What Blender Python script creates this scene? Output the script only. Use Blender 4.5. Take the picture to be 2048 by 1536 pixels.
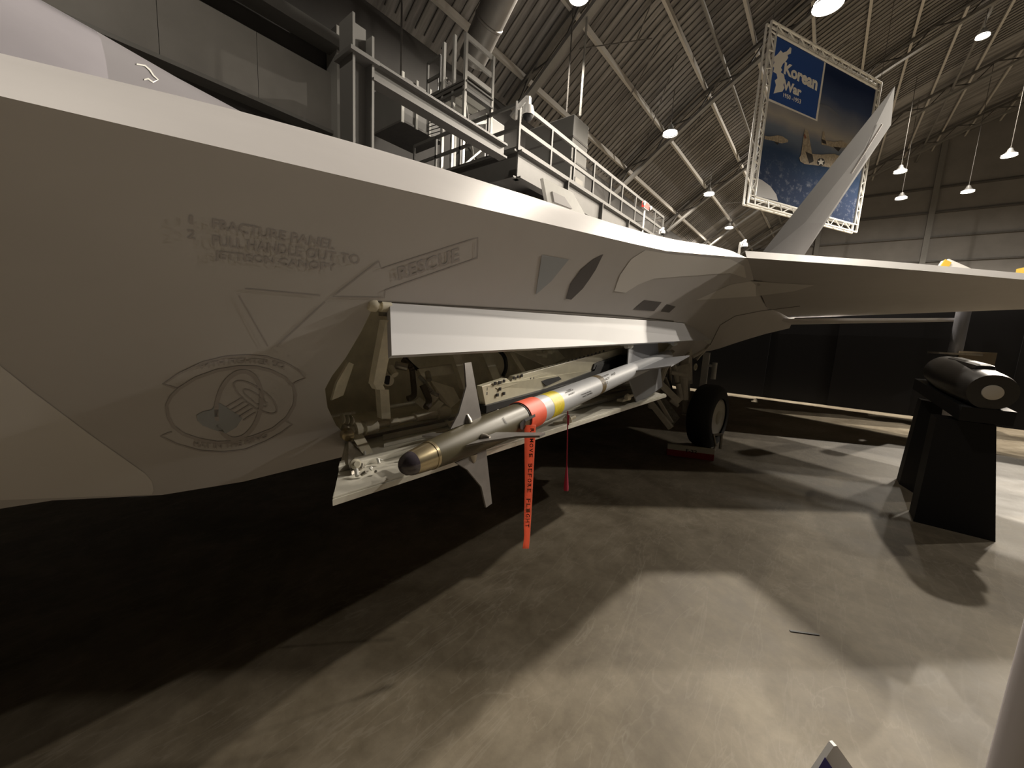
import bpy, bmesh, math, random
from mathutils import Vector, Matrix
from mathutils.bvhtree import BVHTree
from mathutils.geometry import delaunay_2d_cdt
random.seed(7)
for o in list(bpy.data.objects): bpy.data.objects.remove(o)
S = bpy.context.scene
C = S.collection
V = Vector
# ------------------------------------------------------------------ camera
CX, CY, FL, EYE = 1024.0, 768.0, 770.0, 1.57
dn = V((-293.0, 5508.0, 770.0)).normalized()          # world down seen by the camera (x right, y down, z forward)
ax = V((626.0, -74.3, 770.0)); ax = (ax - dn*ax.dot(dn)).normalized()   # world +X (aft along the aircraft)
cz = -dn; by = cz.cross(ax)
CAMP = V((0, 0, EYE))
def ray(px, py):
    v = V((px-CX, py-CY, FL))
    return V((ax.dot(v), by.dot(v), cz.dot(v)))       # depth-normalised direction * FL
def proj(p):
    d = V(p)-CAMP
    c = ax*d.x + by*d.y + cz*d.z
    return (CX+FL*c.x/c.z, CY+FL*c.y/c.z) if c.z > 1e-4 else None
def atY(px, py, Y): r = ray(px, py); return CAMP + r*(Y/r.y)
def atX(px, py, X): r = ray(px, py); return CAMP + r*(X/r.x)
def atZ(px, py, Z=0.0): r = ray(px, py); return CAMP + r*((Z-EYE)/r.z)
def atD(px, py, D): return CAMP + ray(px, py)*(D/FL)
def interp(tab, x):
    if x <= tab[0][0]: return tab[0][1]
    for a, b in zip(tab, tab[1:]):
        if x <= b[0]: return a[1]+(b[1]-a[1])*(x-a[0])/(b[0]-a[0])
    return tab[-1][1]
def zline(X, Y, line):                                 # height at (X,Y) at which a straight sight line meets a measured edge
    lo, hi = -1.0, 12.0
    for _ in range(40):
        m = (lo+hi)/2; p = proj((X, Y, m))
        if p and p[1] > interp(line, p[0]): lo = m
        else: hi = m
    return (lo+hi)/2
cam = bpy.data.cameras.new('camera'); co = bpy.data.objects.new('camera', cam); C.objects.link(co)
cam.sensor_width = 36; cam.lens = FL/2048*36; cam.clip_start = .02; cam.clip_end = 400
right = V((ax.x, by.x, cz.x)); down = V((ax.y, by.y, cz.y)); fwd = V((ax.z, by.z, cz.z))
m = Matrix.Identity(4)
for i in range(3): m[i][0] = right[i]; m[i][1] = -down[i]; m[i][2] = -fwd[i]; m[i][3] = CAMP[i]
co.matrix_world = m
S.camera = co
# ------------------------------------------------------------------ world and exposure
w = bpy.data.worlds.new('hall_air'); S.world = w; w.use_nodes = True
w.node_tree.nodes['Background'].inputs[0].default_value = (.95, .9, .85, 1)
w.node_tree.nodes['Background'].inputs[1].default_value = .026
S.view_settings.view_transform = 'Standard'; S.view_settings.look = 'None'
S.view_settings.exposure = 0.0; S.view_settings.gamma = 1; S.view_settings.use_curve_mapping = False
# hall lamps: x, y, z, watts   (the first ones are in view)
LAMPS = [
 (17.6, 0.0, 10.3, 6300), (22.0, -4.6, 22.0, 15000), (12.3, 6.8, 13.0, 2600),
 (24.6, 7.4, 13.4, 3500), (36.4, 7.8, 13.6, 3500), (48.0, 8.2, 13.6, 3500),
 (38.0, -4.1, 15.8, 5500), (38.2, -9.0, 15.8, 4500), (45.0, -4.9, 15.0, 4500), (45.2, -8.6, 15.0, 4500),
 (13.2, -2.9, 10.3, 3400), (30.0, -9.0, 13.0, 14000), (-1.0, 5.5, 12.8, 900), (35.0, -13.0, 13.5, 12000), (13.0, -7.0, 12.2, 1500),
]
# ------------------------------------------------------------------ materials
MATS = {}
def mat(name, col, rough=.6, metal=0.0, var=.0, scale=8.0, bump=0.0, emit=None, es=1.0, spec=.5, coord='Object', alpha=1.0):
    if name in MATS: return MATS[name]
    m = bpy.data.materials.new(name); m.use_nodes = True; nt = m.node_tree; b = nt.nodes['Principled BSDF']
    b.inputs['Base Color'].default_value = (*col, 1); b.inputs['Roughness'].default_value = rough
    b.inputs['Metallic'].default_value = metal; b.inputs['Specular IOR Level'].default_value = spec
    if emit: b.inputs['Emission Color'].default_value = (*emit, 1); b.inputs['Emission Strength'].default_value = es
    if alpha < 1: b.inputs['Alpha'].default_value = alpha
    if var or bump:
        tc = nt.nodes.new('ShaderNodeTexCoord'); n = nt.nodes.new('ShaderNodeTexNoise')
        n.inputs['Scale'].default_value = scale; n.inputs['Detail'].default_value = 6; n.inputs['Roughness'].default_value = .6
        nt.links.new(tc.outputs[coord], n.inputs['Vector'])
        if var:
            r = nt.nodes.new('ShaderNodeValToRGB'); r.color_ramp.elements[0].position = .3; r.color_ramp.elements[1].position = .7
            r.color_ramp.elements[0].color = (*[c*(1-var) for c in col], 1); r.color_ramp.elements[1].color = (*[min(1, c*(1+var)) for c in col], 1)
            nt.links.new(n.outputs['Fac'], r.inputs['Fac']); nt.links.new(r.outputs['Color'], b.inputs['Base Color'])
        if bump:
            bp = nt.nodes.new('ShaderNodeBump'); bp.inputs['Strength'].default_value = bump; bp.inputs['Distance'].default_value = .01
            nt.links.new(n.outputs['Fac'], bp.inputs['Height']); nt.links.new(bp.outputs['Normal'], b.inputs['Normal'])
    MATS[name] = m; return m
paint = mat('aircraft_paint', (.57, .55, .55), .48, .0, .03, 3.0)
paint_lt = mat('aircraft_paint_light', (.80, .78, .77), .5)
paint_mk = mat('marking_grey', (.43, .40, .40), .55)
paint_bl = mat('marking_blue_grey', (.38, .405, .44), .55)
paint_dk = mat('marking_dark', (.11, .10, .10), .5)
seam = mat('panel_seam', (.12, .11, .10), .7)
primer = mat('bay_primer', (.82, .77, .63), .5, 0, .12, 14)
primer_pale = mat('bay_primer_pale', (.86, .81, .66), .55, 0, .14, 9)  # one even primer tone, slightly paler than the plain bay primer
white_p = mat('white_enamel', (.82, .82, .78), .38, 0, .04, 20)
steel = mat('bare_steel', (.45, .42, .37), .35, .8, .15, 25)
canopy_m = mat('canopy_coating', (.50, .48, .53), .16, .25, .06, 2)
fair_m = mat('fairing_grey', (.27, .26, .28), .4)
blackm = mat('black_part', (.012, .012, .014), .55)
rubber = mat('tyre_rubber', (.012, .012, .013), .7, 0, .2, 40, .2)
cream = mat('wheel_cream', (.62, .59, .48), .45)
olive = mat('missile_olive', (.085, .073, .042), .42, .0, .10, 14, spec=.35)
brass = mat('seeker_collar_metal', (.50, .42, .27), .28, .9, .08, 30)
dome = mat('seeker_glass', (.07, .06, .075), .06, .0, spec=.9)
m_gray = mat('missile_light_grey', (.56, .58, .62), .45, 0, .03, 30)
yel = mat('yellow_band', (.85, .68, .03), .5, 0, .12, 60)
brn = mat('brown_band', (.15, .10, .03), .5)
fin_m = mat('canard_metal', (.24, .225, .215), .38, .5, .1, 20)
fin_g = mat('tail_fin_grey', (.36, .37, .40), .45)
orange = mat('streamer_orange', (.95, .13, .06), .55, 0, .05, 30)
red_s = mat('streamer_red', (.50, .03, .08), .6)
ink = mat('ink_black', (.02, .015, .015), .6)
grey_st = mat('grey_painted_steel', (.17, .165, .157), .55, 0, .06, 6)
dark_st = mat('dark_painted_steel', (.09, .085, .08), .6, 0, .15, 4)
panel_m = mat('wall_panel_grey', (.22, .21, .195), .6, 0, .06, 1.2)
curtain = mat('black_curtain', (.006, .0055, .007), .9)
standm = mat('stand_black', (.008, .008, .009), .6, spec=.3)
podm = mat('pod_black', (.02, .018, .017), .35)
al_white = mat('truss_white', (.74, .74, .72), .4)
chrome = mat('chrome', (.7, .7, .7), .15, 1)
redp = mat('chock_red', (.32, .02, .015), .5)
lampg = mat('lamp_glow', (1, 1, 1), .5, emit=(1, .93, .80), es=22)
lamph = mat('lamp_housing', (.35, .35, .35), .4, .6)
exit_r = mat('exit_red', (.5, .03, .02), .5, emit=(1, .10, .07), es=.7)
whitepl = mat('white_plastic', (.85, .85, .84), .35)
signblue = mat('sign_blue', (.03, .02, .32), .5)
postm = mat('barrier_post_white', (.72, .68, .70), .4)
yellowp = mat('yellow_paint', (.75, .52, .08), .5)
glass_w = mat('lens_white', (.62, .58, .52), .25)

pst = mat('platform_steel', (.095, .092, .087), .55, 0, .06, 6)
def floor_material():
    m = bpy.data.materials.new('polished_concrete'); m.use_nodes = True; nt = m.node_tree; N = nt.nodes; L = nt.links
    b = N['Principled BSDF']; tc = N.new('ShaderNodeTexCoord')
    def noise(sc, det, rg, dist=0, vec=None):
        n = N.new('ShaderNodeTexNoise'); n.inputs['Scale'].default_value = sc; n.inputs['Detail'].default_value = det
        n.inputs['Roughness'].default_value = rg; n.inputs['Distortion'].default_value = dist
        L.new(vec or tc.outputs['Object'], n.inputs['Vector']); return n
    a = noise(.9, 8, .62, .6); c = noise(4.5, 6, .65, .3); d = noise(16, 4, .7)
    def mix(f, A, B, t='MIX'):
        x = N.new('ShaderNodeMix'); x.data_type = 'RGBA'; x.blend_type = t
        for s, v in ((0, f), (6, A), (7, B)):
            if hasattr(v, 'links'): L.new(v, x.inputs[s])
            elif s == 0: x.inputs[0].default_value = v
            else: x.inputs[s].default_value = (*v, 1)
        return x.outputs[2]
    r = N.new('ShaderNodeValToRGB'); e = r.color_ramp.elements
    e[0].position = .33; e[0].color = (.115, .096, .068, 1); e[1].position = .68; e[1].color = (.245, .216, .170, 1)
    L.new(a.outputs['Fac'], r.inputs[0])
    r2 = N.new('ShaderNodeValToRGB'); e = r2.color_ramp.elements
    e[0].position = .34; e[0].color = (.80, .77, .72, 1); e[1].position = .64; e[1].color = (1.12, 1.11, 1.08, 1)
    L.new(c.outputs['Fac'], r2.inputs[0])
    x = mix(1.0, r.outputs[0], r2.outputs[0], 'MULTIPLY')
    r3 = N.new('ShaderNodeValToRGB'); e = r3.color_ramp.elements; e[0].position = .3; e[0].color = (.9, .9, .9, 1); e[1].position = .7; e[1].color = (1.06, 1.06, 1.06, 1)
    L.new(d.outputs['Fac'], r3.inputs[0]); x = mix(1.0, x, r3.outputs[0], 'MULTIPLY')
    # long pale trowel scratches: a stretched, distorted noise kept only near its ridge
    for rot, sc, st in ((.8, 1.4, .20), (-.5, 1.1, .16), (2.2, .8, .16)):
        mp = N.new('ShaderNodeMapping'); mp.inputs['Rotation'].default_value = (0, 0, rot); mp.inputs['Scale'].default_value = (.5, 2.2, 1)
        L.new(tc.outputs['Object'], mp.inputs['Vector'])
        n = noise(sc, 5, .55, .8, mp.outputs[0])
        q = N.new('ShaderNodeValToRGB'); e = q.color_ramp.elements; e[0].position = .490; e[0].color = (0, 0, 0, 1); e[1].position = .497; e[1].color = (1, 1, 1, 1)
        g = e.new(.504); g.color = (0, 0, 0, 1)
        L.new(n.outputs['Fac'], q.inputs[0])
        mm = N.new('ShaderNodeMath'); mm.operation = 'MULTIPLY'; mm.inputs[1].default_value = st; L.new(q.outputs[0], mm.inputs[0])
        x = mix(mm.outputs[0], x, (.34, .31, .26))
    L.new(x, b.inputs['Base Color'])
    rr = N.new('ShaderNodeMapRange'); rr.inputs[3].default_value = .48; rr.inputs[4].default_value = .68; L.new(c.outputs['Fac'], rr.inputs[0]); L.new(rr.outputs[0], b.inputs['Roughness'])
    b.inputs['Specular IOR Level'].default_value = .25
    bp = N.new('ShaderNodeBump'); bp.inputs['Strength'].default_value = .12; bp.inputs['Distance'].default_value = .004; L.new(d.outputs['Fac'], bp.inputs['Height']); L.new(bp.outputs[0], b.inputs['Normal'])
    return m
def roof_material():
    m = bpy.data.materials.new('roof_deck'); m.use_nodes = True; nt = m.node_tree; N = nt.nodes; L = nt.links
    b = N['Principled BSDF']; tc = N.new('ShaderNodeTexCoord')
    n = N.new('ShaderNodeTexNoise'); n.inputs['Scale'].default_value = .8; n.inputs['Detail'].default_value = 8; n.inputs['Roughness'].default_value = .65
    mp = N.new('ShaderNodeMapping'); mp.inputs['Scale'].default_value = (3.2, .35, .35); L.new(tc.outputs['Object'], mp.inputs[0]); L.new(mp.outputs[0], n.inputs['Vector'])
    r = N.new('ShaderNodeValToRGB'); e = r.color_ramp.elements; e[0].position = .32; e[0].color = (.085, .08, .077, 1); e[1].position = .7; e[1].color = (.32, .308, .30, 1)
    L.new(n.outputs['Fac'], r.inputs[0]); L.new(r.outputs[0], b.inputs['Base Color']); b.inputs['Roughness'].default_value = .75
    return m
def cloth(name, col, tl=.55):                           # thin fabric that lets light through
    m = mat(name, col, .7); nt = m.node_tree; b = nt.nodes['Principled BSDF']; o = nt.nodes['Material Output']
    t = nt.nodes.new('ShaderNodeBsdfTranslucent'); t.inputs[0].default_value = (*col, 1); x = nt.nodes.new('ShaderNodeMixShader'); x.inputs[0].default_value = tl
    nt.links.new(b.outputs[0], x.inputs[1]); nt.links.new(t.outputs[0], x.inputs[2]); nt.links.new(x.outputs[0], o.inputs[0]); return m
# ------------------------------------------------------------------ mesh helpers
class MB:
    def __init__(s): s.v = []; s.f = []; s.smooth = False
    def add(s, vs, fs):
        k = len(s.v); s.v += [tuple(v) for v in vs]; s.f += [tuple(k+i for i in f) for f in fs]; return s
    def box(s, c, size, rot=None):
        c = V(c); h = V(size)/2; R = rot or Matrix.Identity(3)
        vs = [c+R@V((sx*h.x, sy*h.y, sz*h.z)) for sx in (-1, 1) for sy in (-1, 1) for sz in (-1, 1)]
        return s.add(vs, [(0,1,3,2), (4,6,7,5), (0,4,5,1), (2,3,7,6), (0,2,6,4), (1,5,7,3)])
    def mm(s, a, b):
        a, b = V(a), V(b); return s.box((a+b)/2, [abs(x) for x in (b-a)])
    def bar(s, p, q, wd, ht, up=(0, 0, 1)):
        p, q = V(p), V(q); d = (q-p); l = d.length; d.normalize(); u = V(up)
        if abs(d.dot(u)) > .98: u = V((1, 0, 0)) if abs(d.x) < .9 else V((0, 1, 0))
        x = d.cross(u).normalized(); z = x.cross(d)
        R = Matrix((d, x, z)).transposed()
        return s.box((p+q)/2, (l, wd, ht), R)
    def tube(s, p, q, r, n=10, r2=None):
        p, q = V(p), V(q); d = (q-p).normalized(); u = V((0, 0, 1)) if abs(d.z) < .9 else V((1, 0, 0))
        x = d.cross(u).normalized(); y = d.cross(x); r2 = r if r2 is None else r2; s.smooth = True
        vs = []
        for k in range(n):
            a = 2*math.pi*k/n; o = x*math.cos(a)+y*math.sin(a); vs += [p+o*r, q+o*r2]
        fs = [(2*k, 2*((k+1) % n), 2*((k+1) % n)+1, 2*k+1) for k in range(n)]
        fs += [tuple(2*k for k in range(n))[::-1], tuple(2*k+1 for k in range(n))]
        return s.add(vs, fs)
    def path(s, pts, r, n=8):
        for a, b in zip(pts, pts[1:]): s.tube(a, b, r, n)
        return s
    def lathe(s, o, d, prof, n=32, cap=True):          # prof: (distance along d, radius)
        o = V(o); d = V(d).normalized(); u = V((0, 0, 1)) if abs(d.z) < .9 else V((1, 0, 0)); x = d.cross(u).normalized(); y = d.cross(x); s.smooth = True
        vs = []; fs = []
        for (t, r) in prof:
            for k in range(n):
                a = 2*math.pi*k/n; vs.append(o+d*t+(x*math.cos(a)+y*math.sin(a))*max(r, 1e-4))
        for i in range(len(prof)-1):
            for k in range(n): fs.append((i*n+k, i*n+(k+1) % n, (i+1)*n+(k+1) % n, (i+1)*n+k))
        if cap: fs += [tuple(range(n))[::-1], tuple((len(prof)-1)*n+k for k in range(n))]
        return s.add(vs, fs)
    def prism(s, pts, off):                            # planar polygon extruded both ways by off/2
        off = V(off)/2; n = len(pts); a = [V(p)-off for p in pts]; b = [V(p)+off for p in pts]
        fs = [tuple(range(n))[::-1], tuple(range(n, 2*n))]+[(k, (k+1) % n, n+(k+1) % n, n+k) for k in range(n)]
        return s.add(a+b, fs)
    def grid(s, rows, close=False):
        n = len(rows[0]); vs = [p for r in rows for p in r]; fs = []
        for i in range(len(rows)-1):
            for k in range(n if close else n-1): fs.append((i*n+k, i*n+(k+1) % n, (i+1)*n+(k+1) % n, (i+1)*n+k))
        return s.add(vs, fs)
    def ob(s, name, material, parent=None, smooth=None, angle=35, bevel=0, fix=True):
        me = bpy.data.meshes.new(name); me.from_pydata(s.v, [], s.f)
        b = bmesh.new(); b.from_mesh(me)
        bmesh.ops.remove_doubles(b, verts=b.verts, dist=1e-5)
        if fix: bmesh.ops.recalc_face_normals(b, faces=b.faces)
        sm = s.smooth if smooth is None else smooth
        for f in b.faces: f.smooth = sm
        if sm:
            for e in b.edges:
                if len(e.link_faces) == 2 and e.calc_face_angle(0) > math.radians(angle): e.smooth = False
        b.to_mesh(me); b.free()
        o = bpy.data.objects.new(name, me); C.objects.link(o)
        ms = material if isinstance(material, (list, tuple)) else [material]
        for x in ms: me.materials.append(x)
        if parent: o.parent = parent; o.matrix_parent_inverse = Matrix.Translation(-V(parent.location)) if parent.parent is None else Matrix.Identity(4)
        if parent is not None and parent.parent is not None: o.matrix_parent_inverse = Matrix.Translation(-V(parent.parent.location)) if parent.type != 'EMPTY' else Matrix.Identity(4)
        if bevel:
            bv = o.modifiers.new('bevel', 'BEVEL'); bv.width = bevel; bv.segments = 2; bv.limit_method = 'ANGLE'
        return o
def fixparent(o, parent):
    bpy.context.view_layer.update(); o.parent = parent; o.matrix_parent_inverse = parent.matrix_world.inverted()
def empty(name, loc): o = bpy.data.objects.new(name, None); o.location = loc; o.empty_display_size = .2; C.objects.link(o); return o
def tag(o, label=None, cat=None, group=None, kind=None):
    if label: o['label'] = label
    if cat: o['category'] = cat
    if group: o['group'] = group
    if kind: o['kind'] = kind
    return o
def thing(name, loc, label, cat, group=None): return tag(empty(name, loc), label, cat, group)
PARENTS = []
def P(mb, name, material, parent, **k):                # a part: built in world space, parented at the end
    o = mb.ob(name, material, None, **k); PARENTS.append((o, parent)); return o
def settle():
    bpy.context.view_layer.update()
    for o, p in PARENTS:
        o.parent = p; o.matrix_parent_inverse = p.matrix_world.inverted()
    PARENTS.clear(); bpy.context.view_layer.update()
# ------------------------------------------------------------------ hall shell
K = 1.15                                                # scale of the hall seen past the aircraft
def hz(z): return EYE+(z-EYE)*K
RR, RCY, RCZ = 75*K, -36.1*K, EYE+(-47.0-EYE)*K
def roofz(y): return math.sqrt(RR*RR-(y-RCY)**2)+RCZ
WY = 13.4; X0, X1 = -16.0, 66.0; YR = -60.0
fl = MB().add([(X0, YR, 0), (X1, YR, 0), (X1, WY, 0), (X0, WY, 0)], [(0, 1, 2, 3)]).ob('floor', floor_material()); tag(fl, kind='structure')
roof = MB(); ys = [WY-(WY-YR)*k/48 for k in range(49)]
roof.grid([[(X0, y, roofz(y)), (X1, y, roofz(y))] for y in ys]); roof.smooth = True
ceil = roof.ob('ceiling', roof_material()); tag(ceil, kind='structure')
purl = mat('purlin_grey', (.42, .40, .37), .6)
for k in range(21):                                    # purlins run the length of the hall under the deck
    y = WY-1.2-k*2.35; z = roofz(y)-.22
    P(MB().mm((X0, y-.07, z-.13), (X1, y+.07, z+.13)), 'purlin', purl, ceil)
for k in range(22):                                    # round pipes and conduits between purlins
    if k % 5 == 2:
        y = WY-2.4-k*2.35; P(MB().tube((X0, y, roofz(y)-.75), (X1, y, roofz(y)-.75), .09, 8), 'conduit', grey_st, ceil)
def archpts(x, d, y0, y1, n=26): return [(x, y0+(y1-y0)*k/n, roofz(y0+(y1-y0)*k/n)-d) for k in range(n+1)]
for x in (-9.0, 3.5, 15.0, 26.5, 38.0, 49.5, 61.0):    # arched truss ribs
    up = archpts(x, .42, WY-.3, YR); lo = archpts(x, 1.25, WY-.6, YR)
    mb = MB()
    for a, b in zip(up, up[1:]): mb.bar(a, b, .30, .12)
    r = P(mb, 'arch_rib', dark_st, ceil)
    mb = MB()
    for a, b in zip(lo, lo[1:]): mb.bar(a, b, .34, .16)
    P(mb, 'bottom_chord', grey_st, r)
    mb = MB(); n = 60; U = archpts(x, .42, WY-.3, YR, n); W2 = archpts(x, 1.25, WY-.6, YR, n)
    for k in range(n): mb.bar(U[k] if k % 2 else W2[k], W2[k+1] if k % 2 else U[k+1], .07, .07)
    P(mb, 'lattice', dark_st, r)
mb = MB()                                              # thin battens across the deck, following the arch
for k in range(150):
    x = X0+.5+k*.42
    a = archpts(x, .03, WY-.2, -34, 9)
    for p, q in zip(a, a[1:]): mb.bar(p, q, .035, .05)
P(tag(mb, None) if False else mb, 'deck_batten', dark_st, ceil)['kind'] = 'stuff'
mb = MB()                                              # slack cables and thin diagonal rods under the deck
for k in range(46):
    x = random.uniform(3, 50); y = random.uniform(-22, 11); dx = random.uniform(2, 6)*random.choice((-1, 1)); y2 = y-random.uniform(2, 4)
    mb.tube((x, y, roofz(y)-.3), (x+dx, y2, roofz(y2)-1.1), .025, 5)
P(mb, 'sway_rod', dark_st, ceil)['kind'] = 'stuff'
def wallbox(name, a, b, m=panel_m): return tag(MB().mm(a, b).ob(name, m), kind='structure')
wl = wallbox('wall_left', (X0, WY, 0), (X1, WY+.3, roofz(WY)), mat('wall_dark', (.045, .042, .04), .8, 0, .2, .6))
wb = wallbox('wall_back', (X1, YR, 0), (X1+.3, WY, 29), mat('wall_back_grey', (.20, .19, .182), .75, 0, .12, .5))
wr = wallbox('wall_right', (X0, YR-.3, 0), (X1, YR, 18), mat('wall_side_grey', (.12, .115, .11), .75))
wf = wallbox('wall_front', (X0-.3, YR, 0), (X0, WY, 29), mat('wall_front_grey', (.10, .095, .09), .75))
def wY(px, py, d=.35): return atY(px, py, WY-d)
# horizontal siding and columns of the far end wall
for z in (6.5, 9.2, 11.9, 14.6, 17.3, 20.0): P(MB().mm((X1-.22, YR, z), (X1, WY, z+.16)), 'siding_rail', dark_st, wb)
for y in (2.5, -7.5, -17.5, -27.5, -37.5): P(MB().mm((X1-.5, y-.25, 0), (X1-.22, y+.25, roofz(y))), 'wall_column', grey_st, wb)
P(MB().mm((X1-1.2, -45, 7.2), (X1-.6, -9, 7.7)), 'overhead_rail', grey_st, wb)
# header panels and frame of the big hangar door on the left wall
zb, zt = 7.5, 9.1
x_end = wY(664, 270).x
xs = [x_end-2.05*k for k in range(9)]
for a, b in zip(xs, xs[1:]):
    P(MB().mm((b+.006, WY-.36, zb), (a-.006, WY, zt+.1)), 'header_panel', panel_m, wl)
P(MB().mm((xs[-1], WY-.5, zb-.10), (x_end+.1, WY, zb)), 'door_lintel', grey_st, wl)
P(MB().mm((xs[-1], WY-.9, zt+.62), (x_end+.1, WY-.3, zt+.95)), 'top_beam', pst, wl)
c0 = wY(670, 150).x
P(MB().mm((c0-.14, WY-.75, 0), (c0+.14, WY-.1, 10.4)), 'wall_column', mat('column_grey', (.30, .295, .28), .55), wl)
P(MB().mm((c0+.5, WY-.5, 0), (c0+1.0, WY-.1, 10.6)), 'wall_column', dark_st, wl)
settle()
# ------------------------------------------------------------------ mezzanine platform
PY, PX0, PX1, PZ = 6.13, 7.43, 17.4, 5.72
mz = thing('mezzanine_platform', (PX0, PY, 0), 'long grey steel mezzanine with railings along the hangar wall', 'platform')
PYB = WY-.3
P(MB().mm((PX0+.08, PY+.08, PZ-.12), (PX1, PYB, PZ)), 'deck', pst, mz)
def ibeam(a, b, h, wd, name, m, parent):
    a, b = V(a), V(b); mb = MB()
    mb.bar(a+V((0, 0, h/2-.02)), b+V((0, 0, h/2-.02)), wd, .04); mb.bar(a-V((0, 0, h/2-.02)), b-V((0, 0, h/2-.02)), wd, .04); mb.bar(a, b, .03, h-.06)
    return P(mb, name, m, parent)
gz = PZ-.31
ibeam((PX0, PY, gz), (PX1, PY, gz), .62, .24, 'edge_girder', pst, mz)
ibeam((PX0, PY, gz), (PX0, PYB, gz), .62, .24, 'edge_girder', pst, mz)
for k in range(1, 6): ibeam((PX0+k*1.9, PY, gz), (PX0+k*1.9, PYB, gz), .5, .2, 'cross_girder', pst, mz)
for k in range(1, 6): P(MB().mm((PX0+k*2.1-.02, PY-.13, gz-.3), (PX0+k*2.1+.02, PY, gz+.3)), 'web_stiffener', pst, mz)
for y in (PY+.15, PYB-.5):
    for x in (PX0+4.2, PX1-1.0): P(MB().mm((x-.12, y-.12, 0), (x+.12, y+.12, gz-.3)), 'platform_column', pst, mz)
P(MB().mm((PX0+4.2-.12, PY+.03, 0), (PX0+4.2+.12, PY+.27, .05)), 'foot_plate', pst, mz)
RH = 1.01
def rail_run(a, b, n, parent, h=RH, skip_mid=False, t=.055, m=pst):
    a, b = V(a), V(b)
    for k in range(n+1):
        p = a.lerp(b, k/n); P(MB().box(p+V((0, 0, h/2)), (t, t, h)), 'rail_post', m, parent)
    for z in ((h, .5*h, .05) if not skip_mid else (h,)): P(MB().bar(a+V((0, 0, z)), b+V((0, 0, z)), t, t*1.3), 'rail', m, parent)
# front railing: posts where the photograph shows them
pxs = [1038, 1098, 1144, 1183, 1217, 1240, 1267, 1286, 1306, 1323]
xsr = [PX0]+[(lambda r: r.x*PY/r.y)(ray(p, 330+(p-1038)*.5)) for p in pxs[1:]]
for x in xsr: P(MB().box((x, PY, PZ+RH/2), (.06, .06, RH)), 'rail_post', pst, mz)
for z in (RH, RH*.52, .07): P(MB().bar((PX0, PY, PZ+z), (xsr[-1], PY, PZ+z), .055, .09), 'rail', pst, mz)
rail_run((PX0, PY, PZ), (PX0, 10.05, PZ), 4, mz)
rail_run((xsr[-1], PY, PZ), (xsr[-1], PY+2.4, PZ), 2, mz)
rail_run((6.2, 11.4, 5.55), (6.9, 11.4, 5.55), 1, mz, h=.9)
settle()
# doors and lockers in the room behind the railing
lk = thing('plant_room_wall', (12.8*K, 8.9*K, PZ), 'grey block of plant-room doors and panels behind the mezzanine railing', 'partition')
for k in range(6):
    x = 13.0*K+k*.95
    P(MB().mm((x+.02, 8.3*K, PZ), (x+.92, 9.2*K, PZ+2.3-(k % 2)*.25)), 'wall_panel', panel_m if k % 2 else pst, lk)
P(MB().mm((13.0*K+1.2, 8.25*K, PZ+.2), (13.0*K+1.7, 8.3*K, PZ+1.7)), 'door_opening', dark_st, lk)
P(MB().mm((13.0*K+3.0, 8.22*K, PZ+.9), (13.0*K+3.6, 8.3*K, PZ+1.5)), 'louvre', dark_st, lk)
# I-beam running forward from the platform corner, with its hanging column
bm_ = thing('steel_beam', (3.7, 6.2, 5.55), 'grey steel I-beam running from tall column to platform corner', 'beam')
ibeam((3.7, 6.2, 5.53), (7.0, 6.2, 5.53), .30, .24, 'beam_body', pst, bm_)
mbx = MB()
for k in range(3): mbx.tube((6.6+k*.13, 6.2, 5.68), (6.6+k*.13, 6.2, 5.72), .03, 6)
P(mbx, 'bolt', dark_st, bm_)
cl = thing('steel_column', (3.55, 6.35, 0), 'tall grey steel column beyond the aircraft at the near end of the beam', 'column')
P(MB().mm((3.36, 6.1, 0), (3.40, 6.5, 6.15)).mm((3.68, 6.1, 0), (3.72, 6.5, 6.0)).mm((3.40, 6.28, 0), (3.68, 6.32, 6.15)), 'column_shaft', mat('column_mid', (.13, .127, .12), .55), cl)
P(MB().mm((3.3, 6.04, 5.60), (3.78, 6.56, 5.66)), 'bearing_plate', pst, cl)
P(MB().mm((3.25, 6.0, 0), (3.83, 6.6, .04)), 'foot_plate', pst, cl)
settle()
# stair tower with its small upper deck
TX, TY = 7.62, 8.2; TZ = 7.97; TT = 9.08
tw = thing('access_tower', (TX, TY, PZ), 'tall light steel access tower with small upper deck above the mezzanine', 'tower')
lt = mat('galvanised_light', (.30, .295, .28), .45, .2, .06, 12)
for (x, y, zt_) in ((TX, TY, TT), (TX+1.04, TY, TT), (TX, TY+.44, TT+.12), (TX, TY+.86, TT+.1), (TX+1.04, TY+1.5, TZ)):
    P(MB().mm((x-.04, y-.04, PZ), (x+.04, y+.04, zt_)), 'tower_post', lt, tw)
for z in (TT-.05, TT-.50, TZ+.20): P(MB().bar((TX, TY, z), (TX+1.04, TY, z), .05, .12), 'rail', lt, tw)
P(MB().mm((TX-.05, TY-.02, TZ-.12), (TX+1.04+.05, TY+1.54, TZ-.02)), 'upper_deck', dark_st, tw)
ibeam((TX, TY, TZ-.12), (TX+1.04, TY, TZ-.12), .26, .14, 'deck_channel', pst, tw)
ibeam((TX, TY, TZ-.12), (TX, TY+1.54, TZ-.12), .26, .14, 'deck_channel', pst, tw)
for k in range(4): P(MB().mm((TX+.1, TY+.15+k*.33, TZ-.18), (TX+1.0, TY+.40+k*.33, TZ-.13)), 'soffit_plank', white_p, tw)
P(MB().bar((TX+.1, TY+.1, TZ-.3), (TX+1.0*K, TY+.6, PZ+.3), .05, .05), 'diagonal_brace', lt, tw)
P(MB().bar((TX+.1, TY+.1, PZ+.2), (TX+1.0*K, TY+.1, PZ+1.2), .05, .05), 'diagonal_brace', lt, tw)
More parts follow.
